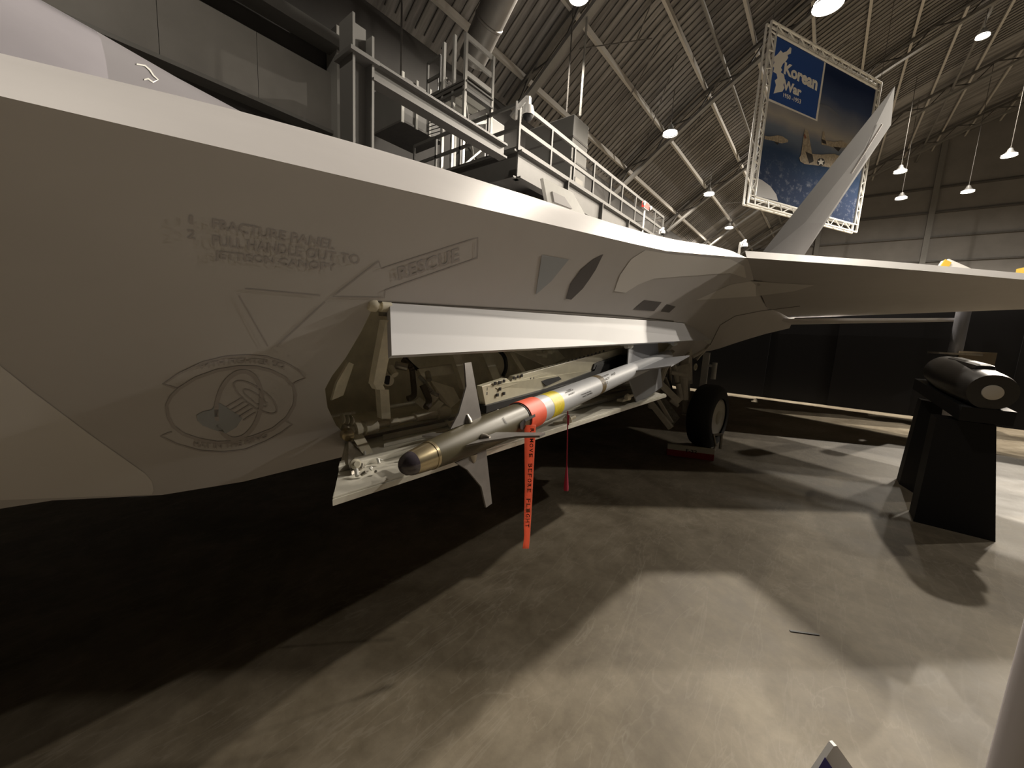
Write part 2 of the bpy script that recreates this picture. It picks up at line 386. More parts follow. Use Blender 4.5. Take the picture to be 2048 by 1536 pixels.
P(MB().bar((TX+.1, TY+.05, PZ+1.25), (TX+1.0*K, TY+.05, PZ+1.75), .05, .08), 'rail', lt, tw)
rail_run((TX, TY+1.0, TZ), (TX, TY+1.54, TZ), 1, tw, h=.95)
for k in range(9): P(MB().tube((TX-.02, TY+.9, TZ-.4-k*.1), (TX+.0, TY+1.5, TZ-.34-k*.1), .012, 6), 'rung', pst, tw)
settle()
sf = thing('floodlight_pair', (TX+.2, TY+1.3, TZ), 'pair of small chrome canisters and a round lamp on the upper deck', 'light')
P(MB().tube((TX+.2, TY+1.3, TZ), (TX+.2, TY+1.3, TZ+.6), .045, 12), 'canister', chrome, sf)
P(MB().tube((TX+.2, TY+1.18, TZ), (TX+.2, TY+1.18, TZ+.5), .045, 12), 'canister', chrome, sf)
P(MB().lathe((TX+.2, TY+.95, TZ+.3), (0, -.3, .2), [(0, .02), (.05, .10), (.12, .13), (.16, .12)]), 'lamp_bowl', chrome, sf)
# white cabinet panels behind the tower
wc = thing('white_cabinet', (9.7, 10.1, PZ), 'bright white ventilation cabinet standing behind the tower on the mezzanine', 'cabinet')
P(MB().mm((9.6, 9.3, PZ), (10.5, 11.0, 8.35)), 'cabinet_body', whitepl, wc, bevel=.02)
P(MB().bar((9.57, 9.4, 8.2), (9.57, 10.9, 7.2), .03, .05), 'diagonal_strap', pst, wc)
P(MB().bar((9.57, 10.7, 8.2), (9.57, 9.5, 6.9), .03, .04), 'diagonal_strap', pst, wc)
P(MB().mm((9.56, 9.9, 6.6), (9.6, 10.6, 7.4)), 'access_panel', lt, wc)
# big boxes
def ahu(name, a, b, label, bands):
    t = thing(name, (min(a[0], b[0]), min(a[1], b[1]), min(a[2], b[2])), label, 'air handler')
    P(MB().mm(a, b), 'casing', mat('ahu_grey', (.15, .147, .14), .5, 0, .05, 2), t, bevel=.02)
    a, b = V(a), V(b)
    for f in bands:
        z = a.z+(b.z-a.z)*f
        P(MB().mm((a.x-.01, a.y-.02, z-.03), (b.x+.02, b.y, z+.03)), 'seam_band', dark_st, t)
    return t
ah = ahu('air_handler_unit', (12.12, 7.6, PZ+.01), (13.16, 9.67, 8.94), 'large grey sheet-metal air handler box standing on the mezzanine deck', (.55, .78))
P(MB().mm((12.4, 7.56, PZ+.2), (12.95, 7.6, PZ+1.3)), 'access_door', panel_m, ah)
a2 = ahu('air_handler_box', (7.3, 10.5, 7.48), (8.86, 12.0, 8.72), 'grey duct box hanging high by the wall left of the tower', (.02,))
P(MB().tube((7.6, 11.0, 8.7), (7.6, 11.0, roofz(11.0)), .03, 8), 'hanger_rod', dark_st, a2)
for k in range(3): P(MB().mm((7.27+k*.5, 10.46, 7.45), (7.35+k*.5, 10.5, 8.8)), 'corner_strip', white_p if k == 0 else lt, a2)
# black sheet standing in for the shade inside the opening below the boxes
dk = wallbox('opening_shade_1', (6.9, 12.9, 0), (13.5, 13.0, 7.4), blackm)
# duct
dct = thing('round_duct', tuple(atX(945, 118, 8.9*K)), 'huge round grey duct slanting down from the roof to the tower', 'duct')
pa, pb = atX(943, 122, 8.9*K), atX(1025, -60, 8.4*K)
P(MB().lathe(pa, pb-pa, [(0, .40), (.02, .46), (1.2, .47), (1.22, .49), (1.28, .49), (1.3, .47), ((pb-pa).length*1.15, .5)], 28), 'duct_shell', mat('duct_metal', (.20, .19, .18), .42, .3, .1, 2), dct)
# security cameras
def seccam(px, py, D, sc, label):
    p = atD(px, py, D); t = thing('security_camera', tuple(p), label, 'camera', None); e = V((.631, -.776, 0))
    ez = V((0, 0, 1)); k = e.cross(ez)
    P(MB().prism([p-e*.27*sc+ez*z*sc+k*y*sc for y, z in ((-.1, -.16), (.1, -.16), (.1, .16), (-.1, .16))], e*.05*sc), 'mount_plate', whitepl, t, bevel=.01)
    P(MB().bar(p-e*.25*sc+ez*.05*sc, p-e*.05*sc+ez*.27*sc, .09*sc, .09*sc).bar(p-e*.08*sc+ez*.27*sc, p+e*.05*sc+ez*.27*sc, .09*sc, .09*sc).bar(p+ez*.1*sc, p+ez*.3*sc, .10*sc, .10*sc), 'bracket_arm', whitepl, t, bevel=.01)
    P(MB().lathe(p+ez*.12*sc, (0, 0, -1), [(0, .06*sc), (.02*sc, .12*sc), (.14*sc, .15*sc), (.22*sc, .15*sc)], 20), 'camera_hood', whitepl, t)
    P(MB().lathe(p-ez*.09*sc, (0, 0, -1), [(0, .13*sc), (.07*sc, .115*sc), (.12*sc, .07*sc), (.15*sc, .01)], 20), 'lens_dome', blackm, t)
    return t
seccam(1056, 222, 8.7, .95, 'white dome security camera on the mezzanine railing corner')
c2 = seccam(1326, 464, 16.5, .6, 'small white dome camera low at the far end of the railing')
c3 = seccam(1490, 490, 16.0, .7, 'tiny white dome camera just above the aircraft beside the tail fin')
q = V(c2.location); P(MB().bar(q-V((.17, -.2, 0)), V((q.x-.1, PY+.6, q.z)), .05, .05), 'mount_arm', grey_st, c2)
q = V(c3.location); P(MB().mm((q.x-.18, q.y+.12, 0), (q.x-.1, q.y+.2, q.z)), 'camera_pole', grey_st, c3)
# exit sign
ex = thing('exit_sign', tuple(atY(1291, 412, PY-.1)), 'small red and white exit sign at the far end of the railing', 'sign')
e0 = atY(1291, 412, PY-.1)
P(MB().box(e0, (.50, .10, .26)), 'sign_case', mat('sign_case_grey', (.35, .35, .35), .5), ex)
P(MB().box(e0+V((0, -.055, 0)), (.42, .02, .2)), 'sign_face', exit_r, ex)
P(MB().box(e0+V((-.255, 0, 0)), (.012, .09, .2)), 'sign_face', exit_r, ex)
for s_ in (-.33, .33): P(MB().lathe(e0+V((s_, -.02, .02)), (0, -1, -.3), [(0, .05), (.05, .08), (.09, .08)], 12), 'emergency_lamp', mat('sign_case_grey', (.35, .35, .35), .5), ex)
P(MB().mm(e0+V((-.02, -.0, -.14)), e0+V((.02, .04, -1.3))), 'sign_stem', whitepl, ex)
settle()
# pipes/cables hanging
for i, (p, q, D) in enumerate((((1138, -40), (1133, 224), 16.0), ((1172, -40), (1160, 232), 16.0))):
    a, b = atD(*p, D), atD(*q, D); a.x = b.x; a.y = b.y
    o = MB().tube(a, b, .03 if i == 0 else .05, 6).ob('suspension_cable', dark_st if i == 0 else lt)
    tag(o, ('thin dark suspension cable hanging left of the pale one', 'pale suspension cable hanging down to the air handler box')[i], 'cable', 'cables hanging from the roof')
# ------------------------------------------------------------------ high-bay lamps
lamp_lab = ['brilliant high-bay lamp at the top edge right of the banner', 'high-bay lamp in the upper right of the roof, right of the tail fin',
 'high-bay lamp at the top edge above the hanging cables', 'largest of the three lamps in the row left of the banner', 'middle lamp of the row left of the banner', 'farthest lowest lamp of the row left of the banner',
 'upper lamp of the left pair right of the tail fin', 'far lamp at the right edge, highest of the distant ones', 'lower lamp of the left pair right of the tail fin', 'distant lamp left of and below the one at the right edge']
lamp_px = [(1655, 15), (1965, 75), (1158, -2), (1340, 270), (1418, 390), (1458, 457), (1800, 345), (2018, 313), (1802, 398), (1935, 385)]
def lamp(i, x, y, z, wt):
    if i < len(lamp_px):                                # stand each seen lamp on its own sight line at its own height
        p = atZ(*lamp_px[i], z); x, y = p.x, p.y
    vis = i < len(lamp_px)
    t = thing('high_bay_lamp', (x, y, z), lamp_lab[i] if vis else ('nearest unseen high-bay lamp, above the top right corner', 'high-bay lamp out of view past the right edge', 'high-bay lamp out of view above the far side of the cockpit', 'farthest unseen high-bay lamp past the right edge', 'unseen high-bay lamp right of the nearest unseen one')[i-10], 'lamp', 'high-bay lamps under the roof')
    r = .42 if i > 2 else .34
    P(MB().lathe((x, y, z+.55), (0, 0, -1), [(0, .10), (.08, .14), (.18, .16), (.50, r), (.52, r)], 20, cap=False), 'reflector', lamph, t)
    P(MB().lathe((x, y, z+.12), (0, 0, -1), [(0, r*.93), (.03, r*.85), (.06, .05)], 20), 'lens', lampg, t)
    P(MB().tube((x, y, z+.5), (x, y, max(z+.6, roofz(y))), .02, 6), 'stem', dark_st, t)
    l = bpy.data.lights.new('lamp_light', 'SPOT'); l.energy = wt; l.spot_size = math.radians(165); l.spot_blend = .35; l.color = (1, .90, .76); l.shadow_soft_size = .13
    o = bpy.data.objects.new('lamp_light', l); o.location = (x, y, z-.12); C.objects.link(o); PARENTS.append((o, t))
for i, L_ in enumerate(LAMPS): lamp(i, *L_)
settle()
# ------------------------------------------------------------------ black partition beyond the aircraft
pt = tag(empty('wall_partition', (13.5, 0, 0)), kind='structure')
y = 12.0
ci = 0
while y > -22: P(MB().mm((13.45+.02*(ci % 2), y-1.56, 0), (13.52+.02*(ci % 2), y, 2.75)), 'curtain_panel', curtain, pt); y -= 1.53; ci += 1
settle()
# ------------------------------------------------------------------ the aircraft
YC = 3.15
chine_line = [(-900, 192-.2334*900), (0, 192), (1281, 491), (1338, 503), (1471, 514), (1600, 523)]
sil_line = [(-400, 10), (0, 110), (250, 165), (530, 235), (830, 320), (1100, 405), (1170, 430), (1260, 462), (1340, 478), (1470, 498), (1530, 500), (1700, 512), (2048, 545)]
hinge_line = [(400, 580), (780, 605), (1370, 645), (1450, 655)]
low_line = [(0, 1005), (305, 993), (480, 965), (640, 925), (700, 912)]
aft_line = [(1290, 775), (1320, 757), (1370, 722), (1400, 705), (1430, 700), (1480, 683), (1530, 668), (1590, 655), (1700, 640)]
Cy = lambda X: interp([(-1.5, 1.25), (0, 1.13), (.86, 1.09), (2, 1.05), (3.3, .99), (4.1, .94), (5.25, .83), (7, .80), (10, .72), (12.4, .68)], X)
def Cz(X):
    if X < -.2: return zline(-.2, Cy(-.2), chine_line)-.02*(-.2-X)
    if X > 5.25: return interp([(5.25, zline(5.25, .83, chine_line)), (8, 2.50), (12.4, 2.35)], X)
    return zline(X, Cy(X), chine_line)
Ly = lambda X: interp([(-1.5, 1.95), (-.2, 1.78), (4.6, 1.78), (7.5, 1.7), (8.4, 1.35), (9.8, 1.0), (12.4, .78)], X)
def Lz(X):
    if X < -.05: return interp([(-1.5, 1.0), (-.05, zline(-.05, Ly(-.05), low_line))], X)
    if X < .68: return zline(X, Ly(X), low_line)
    if X < 4.3: return interp([(.68, zline(.68, Ly(.68), low_line)), (4.3, zline(4.3, Ly(4.3), aft_line))], X)
    if X < 10: return zline(X, Ly(X), aft_line)
    return interp([(10, zline(10, Ly(10), aft_line)), (12.4, 2.0)], X)
HC = {}
def HH(X):                                              # hinge line: on the straight wall between chine and lower edge
    if X in HC: return HC[X]
    c, l = V((Cy(X), Cz(X))), V((Ly(X), Lz(X)))
    if X <= .2 or X >= 5.0: f = interp([(-1.5, .38), (.2, .38), (5.0, .5), (7, .45), (12.4, .5)], X)
    else:
        lo, hi = 0.0, 1.0
        for _ in range(30):
            f = (lo+hi)/2; q = c.lerp(l, f); p = proj((X, q.x, q.y))
            if p[1] < interp(hinge_line, p[0]): lo = f
            else: hi = f
    HC[X] = c.lerp(l, f); return HC[X]
Hy = lambda X: HH(X).x
Hz = lambda X: HH(X).y
Sy = lambda X: interp([(-1.5, 2.15), (0, 2.0), (1, 1.93), (3, 1.75), (5.25, 1.5), (8, 1.6), (12.4, 1.9)], X)
def Sz(X):
    if X < 0: return zline(0, Sy(0), sil_line)+.02*X
    if X > 6.0: return interp([(6.0, zline(6.0, Sy(6.0), sil_line)), (9, 2.75), (12.4, 2.45)], X)
    return zline(X, Sy(X), sil_line)
def W(X, t):                                            # side wall: t 0 chine, .5 hinge line, 1 lower edge
    c, h, l = V((X, Cy(X), Cz(X))), V((X, Hy(X), Hz(X))), V((X, Ly(X), Lz(X)))
    return c.lerp(h, t*2) if t < .5 else h.lerp(l, t*2-1)
ac = thing('fighter_aircraft', (3.0, YC, 0), 'grey twin-tail stealth fighter jet with its side weapon bay open, filling the left side', 'aircraft')
XS = [-1.5, -1, -.6, -.3, 0, .2, .4, .6, .86, 1.2, 1.6, 2, 2.5, 3, 3.6, 4.2, 4.6, 5.0, 5.25, 5.6, 6, 6.5, 7, 7.5, 8, 8.4, 9, 9.8, 10.5, 11.3, 12.4]
def mir(p): return V((p[0], 2*YC-p[1], p[2]))
# wall with the bay opening cut out of it (worked out in the unrolled X,t plane)
wallg = MB(); rows = [[W(X, t/12) for t in range(13)] for X in XS]; wallg.grid(rows)
wb_ = BVHTree.FromPolygons(wallg.v, wallg.f)
def hit(px, py, tree): r = ray(px, py).normalized(); return tree.ray_cast(CAMP, r)
def Wt(p):
    lo, hi = 0.0, 1.0
    for _ in range(30):
        mth = (lo+hi)/2
        if W(p.x, mth).z > p.z: lo = mth
        else: hi = mth
    return (lo+hi)/2
hole = []
for q in ((752, 603), (722, 664), (690, 718), (664, 752), (650, 778), (655, 815), (672, 850), (694, 892)):
    h = hit(*q, wb_)[0]; hole.append((h.x, Wt(h)))
hole[0] = (hole[0][0], .5)
hole += [(hole[-1][0]+.03, .93), (1.5, .93), (3.0, .93), (4.45, .93), (4.9, .75), (5.0, .5)]
hole[7] = (hole[7][0], .93)
# duplicates removed
seen = []
for h in hole:
    if not seen or (abs(h[0]-seen[-1][0])+abs(h[1]-seen[-1][1])) > 1e-3: seen.append(h)
hole = seen
hs = [(x, t) for x, t in hole]
pts = [V((X, t/12)) for X in [x/4 for x in range(-6, 50)]+[12.4] for t in range(13)]
def inpoly(p, poly):
    c = False; n = len(poly)
    for i in range(n):
        a, b = poly[i], poly[i-1]
        if (a[1] > p[1]) != (b[1] > p[1]) and p[0] < (b[0]-a[0])*(p[1]-a[1])/(b[1]-a[1])+a[0]: c = not c
    return c
dense = []
for i in range(len(hs)):
    a, b = hs[i], hs[(i+1) % len(hs)]; n = max(1, int(abs(a[0]-b[0])/.25))
    for k in range(n): dense.append((a[0]+(b[0]-a[0])*k/n, a[1]+(b[1]-a[1])*k/n))
n0 = len(pts); pts += [V(h) for h in dense]
edges = [(n0+i, n0+(i+1) % len(dense)) for i in range(len(dense))]
ov, oe, of, *_ = delaunay_2d_cdt(pts, edges, [], 0, 1e-6)
wv = [W(min(max(v.x, -1.5), 12.4), min(max(v.y, 0), 1)) for v in ov]
wf_ = [f for f in of if not inpoly((sum(ov[i].x for i in f)/len(f), sum(ov[i].y for i in f)/len(f)), hs)]
side = MB(); side.add(wv, wf_); side.smooth = True
side_o = P(side, 'side_skin', paint, ac, angle=28, fix=False)
# lip thickness round the opening (returns into the bay)
lip = MB(); ring = [W(a, b) for a, b in dense]
inn = [p+V((0, .05, 0)) for p in ring]
lip.grid([[a, b] for a, b in zip(ring, inn)]+[[ring[0], inn[0]]])
P(lip, 'bay_lip', white_p, ac)
# upper skin, belly, far side
up = MB(); mid = lambda X: (interp([(-1.5, 2.55), (1, 2.5), (5, 2.4), (12.4, 2.6)], X), Sz(X)+.10)
Tz = lambda X: Sz(X)+interp([(-1.5, .32), (1, .28), (4, .16), (12.4, .12)], X)
def toprow(X, s):
    c = V((X, Cy(X), Cz(X))); sh = V((X, Sy(X), Sz(X))); b_ = [c, c.lerp(sh, .25)+V((0, 0, .03)), c.lerp(sh, .6)+V((0, 0, .03)), sh, V((X, mid(X)[0], mid(X)[1])), V((X, YC, Tz(X)))]
    return [V(p) if s > 0 else mir(p) for p in b_]
up.grid([toprow(X, 1)+toprow(X, -1)[::-1][1:] for X in XS]); up.smooth = True
up_o = P(up, 'upper_skin', paint, ac, angle=40)
be = MB()
bz = lambda X: interp([(-1.5, .93), (4.4, .88), (6, 1.3), (8, 1.62), (10, 1.85), (12.4, 2.0)], X)
be.grid([[V((X, Ly(X), Lz(X))), V((X, Ly(X)+.35, bz(X))), V((X, YC, bz(X))), mir((X, Ly(X)+.35, bz(X))), mir((X, Ly(X), Lz(X)))] for X in XS])
P(be, 'belly_skin', paint, ac)
fs_ = MB(); fs_.grid([[mir(W(X, t/6)) for t in range(7)] for X in XS]); P(fs_, 'far_side_skin', paint, ac, smooth=True)
fr = MB(); X = -1.5
sec = [W(X, t/6) for t in range(7)]
fr.prism([sec[0], sec[3], sec[6], V((X, Ly(X)+.35, bz(X))), V((X, 2.5, 1.1)), V((X, 2.4, Cz(X)))], (.04, 0, 0))
fr.prism([mir(p) for p in (sec[0], sec[3], sec[6], V((X, Ly(X)+.35, bz(X))), V((X, 2.5, 1.1)), V((X, 2.4, Cz(X))))], (.04, 0, 0))
P(fr, 'intake_mouth_shade', blackm, ac)  # black plates close the intake mouths, standing for the dark inside the ducts
bk = MB(); bk.mm((12.38, 1.3, 2.0), (12.9, 5.0, 2.35)); P(bk, 'engine_nozzle', steel, ac)
# forebody
nose = MB(); rows = []
for k in range(13):
    X = -1.45-k*.45; f = k/12; wd = 1.0*(1-f**1.9)+.02; zc = 2.12+.1*(1-f)*0; hh = (Tz(-1.5)-2.12)*(1-f**1.5)+.02; hl = .75*(1-f**1.7)+.02
    r_ = []
    for (a, b) in ((1, 0), (.72, .45), (.35, .85), (0, 1), (-.35, .85), (-.72, .45), (-1, 0), (-.7, -.6), (-.3, -1), (.3, -1), (.7, -.6)):
        r_.append(V((X, YC-a*wd*.95, zc+(b*hh if b >= 0 else b*hl))))
    rows.append(r_)
nose.grid(rows, close=True); nose.add(rows[0], [tuple(range(11))]); nose.smooth = True
P(nose, 'forebody', paint, ac, angle=50)
# canopy: loft standing on the upper skin
can_line = [(-500, -420), (-60, -90), (110, 0), (300, 112), (540, 237), (700, 270)]
cn = MB(); rows = []
for X in (-4.0, -3.4, -2.6, -1.8, -1.0, -.5, 0, .3, .6, .9, 1.15):
    topz = zline(X, 2.95, can_line) if X > -.3 else interp([(-4.0, Tz(-1.5)-.1), (-3.4, 2.95), (-2.4, 3.35), (-1.4, 3.45), (-.3, zline(-.3, 2.95, can_line))], X)
    hw = interp([(-4, .15), (-3, .5), (-1.5, .62), (0, .62), (1.15, .3)], X)
    base = (mid(X)[1] if X > -1.5 else Tz(-1.5)-.25)-.12
    base = interp([(-4, Tz(-1.5)-.35), (-1.5, Sz(0)+.02), (0, Sz(0)+.0), (1.15, Sz(1.15)+.08)], X)
    r_ = []
    for k in range(13):
        a = math.pi*k/12; r_.append(V((X, YC-math.cos(a)*hw, base+(topz-base)*math.sin(a)**.8)))
    rows.append(r_)
cn.grid(rows[:8]); cn.smooth = True
cf = MB(); cf.grid(rows[7:]); cf.smooth = True
cn_o = P(cn, 'canopy', canopy_m, ac, angle=60)
P(cf, 'canopy_fairing', fair_m, ac, angle=60)
# wing
NOTCH = V((5.25, .83, Cz(5.25)))
le_line = [(1471, 514), (1798, 537), (2048, 560), (2700, 610)]
def wing(s):
    mb = MB(); rows = []
    for k in range(9):
        f = k/8; t = 5.96*f; x = NOTCH.x+.669*t; y = NOTCH.y-.743*t
        z = zline(x, y, le_line) if f < .45 else zline(NOTCH.x+.669*2.4, NOTCH.y-.743*2.4, le_line)-.02*(t-2.4)
        te = V((11.6, 1.0, 2.20)).lerp(V((10.15, -3.6, 2.42)), f)
        le = V((x, y, z)); d = (te-le); th = .20*(1-f)+.05
        r_ = [le, le+V((.10, .045, .10)), le+V((.55, .1, .15)), le.lerp(te, .5)+V((0, 0, th*.6)), te+V((0, 0, .03)), te, le.lerp(te, .5)+V((0, 0, -.12*(1-f)-.02)), le.lerp(te, .2)+V((0, 0, -.05*(1-f)-.02)), le+V((.3, .1, -.035))]
        rows.append([p if s > 0 else mir(p) for p in r_])
    mb.grid(rows, close=True); mb.add(rows[-1], [tuple(range(9))]); mb.smooth = True
    # root block running into the body
    return mb
wing_p = wing(1); P(wing_p, 'wing', paint, ac, angle=32); P(wing(-1), 'wing', paint, ac, angle=32)
# tail fins (canted) and tailplanes
def quad_prism(ps, off, name, m, parent, **k): return P(MB().prism(ps, off), name, m, parent, **k)
tipLE = atX(1790, 172, 7.35); rootLE = atX(1530, 498, 6.1); nrm = (tipLE-rootLE).cross(V((1, 0, 0))).normalized()
def onfin(px, py): r = ray(px, py); return CAMP+r*((rootLE-CAMP).dot(nrm)/r.dot(nrm))
tipTE = onfin(1782, 250); rTE = onfin(1610, 508)
dirTE = (rTE-tipTE); rTE2 = tipTE+dirTE*1.02; rLE2 = rootLE+(rootLE-tipLE)*.12
def fin(s, name='tail_fin'):
    c = (tipLE+tipTE+rTE2+rLE2)/4
    P_ = [rLE2, tipLE, tipTE, rTE2]; ctr = [p.lerp(c, .55) for p in P_]
    th = nrm*.07; mb = MB(); a = [p for p in P_]; u = [p+th for p in ctr]; l = [p-th for p in ctr]
    vs = a+u+l; vs = [v if s > 0 else mir(v) for v in vs]
    mb.add(vs, [(0, 1, 5, 4), (1, 2, 6, 5), (2, 3, 7, 6), (3, 0, 4, 7), (4, 5, 6, 7), (0, 1, 9, 8), (1, 2, 10, 9), (2, 3, 11, 10), (3, 0, 8, 11), (8, 9, 10, 11)])
    return P(mb, name, mat('fin_paint', (.12, .118, .118), .75, 0, .03, 3, spec=.15), ac)
fin(1); fin(-1)
fs2 = onfin(1692, 344)-nrm*0; fs3 = onfin(1752, 246)
sgn = -1 if nrm.dot(CAMP-rootLE) < 0 else 1
P(MB().bar(fs2+nrm*sgn*.075, fs3+nrm*sgn*.075, .03, .02, up=nrm), 'fin_light_strip', paint_lt, ac)
for s in (1, -1):
    ps = [V((10.6, .95, 2.12)), V((12.35, -2.15, 2.3)), V((12.9, -2.15, 2.3)), V((13.1, 1.3, 2.12))]
    ps = [p if s > 0 else mir(p) for p in ps]
    quad_prism(ps, (0, 0, .05), 'tailplane', paint, ac)
# bleed door standing proud of the upper skin
q = [(1083, 357), (1143, 386), (1168, 431), (1092, 405)]
bd = [atY(*p, 1.85) for p in q]
P(MB().prism(bd, (0, .03, 0)), 'bleed_door', white_p, ac)
P(MB().prism([atY(*p, 1.83) for p in ((1104, 383), (1128, 394), (1144, 418), (1108, 404))], (0, .01, 0)), 'door_inset', paint, ac)
settle()
# ------------------------------------------------------------------ surface markings: thin paint laid on the skin
tree_all = MB(); 
for m_ in (side, up, wing_p, cn, cf): tree_all.add(m_.v, m_.f)
TREE = BVHTree.FromPolygons(tree_all.v, tree_all.f)
def decal(poly, material, name, parent, tree=None, step=24, off=.0025):
    tree = tree or TREE
    xs = [p[0] for p in poly]; ysx = [p[1] for p in poly]
    P2 = [];
    n = len(poly)
    for i in range(n):
        a, b = poly[i], poly[(i+1) % n]; k = max(1, int(math.hypot(a[0]-b[0], a[1]-b[1])/step))
        for j in range(k): P2.append(V((a[0]+(b[0]-a[0])*j/k, a[1]+(b[1]-a[1])*j/k)))
    m_ = len(P2); ed = [(i, (i+1) % m_) for i in range(m_)]
    x = min(xs)+step*.5
    while x < max(xs):
        y = min(ysx)+step*.5
        while y < max(ysx):
            if inpoly((x, y), poly): P2.append(V((x, y)))
            y += step
        x += step
    ov, oe, of, *_ = delaunay_2d_cdt(P2, ed, [], 0, 1e-6)
    vs = []; ok = []
    for v in ov:
        h = hit(v.x, v.y, tree)
        if h[0] is None: vs.append(V()); ok.append(False); continue
        nn = h[1] if h[1].dot(CAMP-h[0]) > 0 else -h[1]
        vs.append(h[0]+nn*off); ok.append(True)
    fs = [f for f in of if all(ok[i] for i in f) and inpoly((sum(ov[i].x for i in f)/len(f), sum(ov[i].y for i in f)/len(f)), poly)]
    return P(MB().add(vs, fs), name, material, parent, smooth=True, fix=False)
def stroke(mb, pts, wd, tree=None, off=.0025, closed=False, step=12):
    tree = tree or TREE
    if closed: pts = list(pts)+[pts[0]]
    q = []
    for a, b in zip(pts, pts[1:]):
        k = max(1, int(math.hypot(a[0]-b[0], a[1]-b[1])/step))
        for j in range(k): q.append((a[0]+(b[0]-a[0])*j/k, a[1]+(b[1]-a[1])*j/k))
    q.append(pts[-1]); rows = []
    for i, p in enumerate(q):
        a = q[max(0, i-1)]; b = q[min(len(q)-1, i+1)]; dx, dy = b[0]-a[0], b[1]-a[1]; l = math.hypot(dx, dy) or 1
        nx, ny = -dy/l*wd/2, dx/l*wd/2; rr = []
        for s in (-1, 1):
            h = hit(p[0]+nx*s, p[1]+ny*s, tree)
            if h[0] is None: rr = None; break
            nn = h[1] if h[1].dot(CAMP-h[0]) > 0 else -h[1]; rr.append(h[0]+nn*off)
        if rr: rows.append(rr)
        elif len(rows) > 1: mb.grid(rows); rows = []
    if len(rows) > 1: mb.grid(rows)
def textmesh(body, bold=.0, font_space=1.0):
    cu = bpy.data.curves.new('t', 'FONT'); cu.body = body; cu.offset = bold; cu.space_character = font_space; cu.resolution_u = 3
    ob = bpy.data.objects.new('t', cu); C.objects.link(ob); dg = bpy.context.evaluated_depsgraph_get()
    me = bpy.data.meshes.new_from_object(ob.evaluated_get(dg)); vs = [v.co.copy() for v in me.vertices]; fs = [tuple(p.vertices) for p in me.polygons]
    bpy.data.objects.remove(ob); x0 = min(v.x for v in vs); x1 = max(v.x for v in vs); y0 = min(v.y for v in vs); y1 = max(v.y for v in vs)
    return [((v.x-x0)/(x1-x0), (v.y-y0)/(y1-y0)) for v in vs], fs
def text_on(mb, body, quad, place, bold=.01, space=1.0, curve=None):  # quad: TL TR BR BL ; place(px,py)->3D
    uv, fs = textmesh(body, bold, space); vs = []
    TL, TR, BR, BL = [V(p) for p in quad]
    for u, v in uv:
        p = BL.lerp(BR, u).lerp(TL.lerp(TR, u), v)
        if curve: p = V(curve(u, v))
        vs.append(place(p.x, p.y))
    if all(v is not None for v in vs): mb.add(vs, fs)
def onskin(px, py, off=.0035):
    h = hit(px, py, TREE)
    if h[0] is None: return None
    nn = h[1] if h[1].dot(CAMP-h[0]) > 0 else -h[1]; return h[0]+nn*off
tx = MB()
text_on(tx, 'FRACTURE PANEL', [(425, 436), (672, 480), (668, 499), (425, 456)], onskin, .012)
text_on(tx, 'PULL HANDLE OUT TO', [(425, 469), (720, 510), (718, 529), (425, 490)], onskin, .012)
text_on(tx, 'JETTISON CANOPY', [(428, 500), (672, 527), (670, 546), (430, 521)], onskin, .012)
text_on(tx, '1', [(378, 430), (386, 431), (386, 448), (378, 447)], onskin, .012)
text_on(tx, '2', [(374, 458), (390, 460), (390, 478), (374, 476)], onskin, .012)
P(tx, 'stencil_text', paint_mk, ac, fix=False)['kind'] = 'stuff'
tx = MB(); text_on(tx, 'RESCUE', [(794, 534), (918, 494), (918, 522), (797, 560)], onskin, .02)
P(tx, 'rescue_text', paint_mk, ac, fix=False)['kind'] = 'stuff'
ar = MB(); stroke(ar, [(757, 522), (762, 537), (955, 475), (954, 516), (770, 580), (768, 595), (665, 593), (757, 522)], 2.6)
stroke(ar, [(490, 577), (640, 591)], 2.6); stroke(ar, [(477, 590), (535, 692)], 2.6); stroke(ar, [(650, 603), (553, 693)], 2.6)
P(ar, 'rescue_arrow', paint_mk, ac, fix=False)
# squadron badge: ring with two scrolls, a tilted ring and a tall hat inside
bg = MB(); Zx = lambda x: 300+x*.17578; Zy = lambda y: 680+y*.17578
def el(cx, cy, rx, ry, rot, a0=0, a1=360, n=40):
    r = math.radians(rot); out = []
    for k in range(n+1):
        a = math.radians(a0+(a1-a0)*k/n); x, y = rx*math.cos(a), ry*math.sin(a)
        out.append((Zx(cx+x*math.cos(r)-y*math.sin(r)), Zy(cy+x*math.sin(r)+y*math.cos(r))))
    return out
ZZ = lambda L: [(Zx(a), Zy(b)) for a, b in L]
stroke(bg, ZZ([(205, 860), (190, 740), (240, 640), (330, 550), (520, 430), (760, 345), (1000, 305), (1200, 305), (1380, 350), (1540, 430), (1630, 530), (1655, 620), (1640, 740), (1560, 880), (1400, 1010), (1200, 1090), (960, 1160), (760, 1165), (560, 1130), (380, 1070), (260, 980), (205, 860)]), 6.0)
stroke(bg, ZZ([(300, 550), (150, 500), (330, 380), (600, 250), (850, 190), (1100, 170), (1330, 190), (1540, 260), (1680, 340), (1765, 430), (1640, 490)]), 3.6)
stroke(bg, ZZ([(250, 1040), (120, 1090), (300, 1180), (560, 1255), (820, 1275), (1080, 1245), (1320, 1150), (1500, 1050), (1620, 955), (1540, 920)]), 3.0)
stroke(bg, el(1010, 740, 250, 390, 12), 8.5)
stroke(bg, el(1200, 650, 290, 105, 35), 3.2); stroke(bg, el(1195, 660, 160, 45, 35), 2.6)
for k in range(5): stroke(bg, ZZ([(870+k*48, 760+k*38), (1060+k*36, 650+k*42)]), 3.0)
P(bg, 'badge_outline', paint_mk, ac, fix=False)
bt = MB()
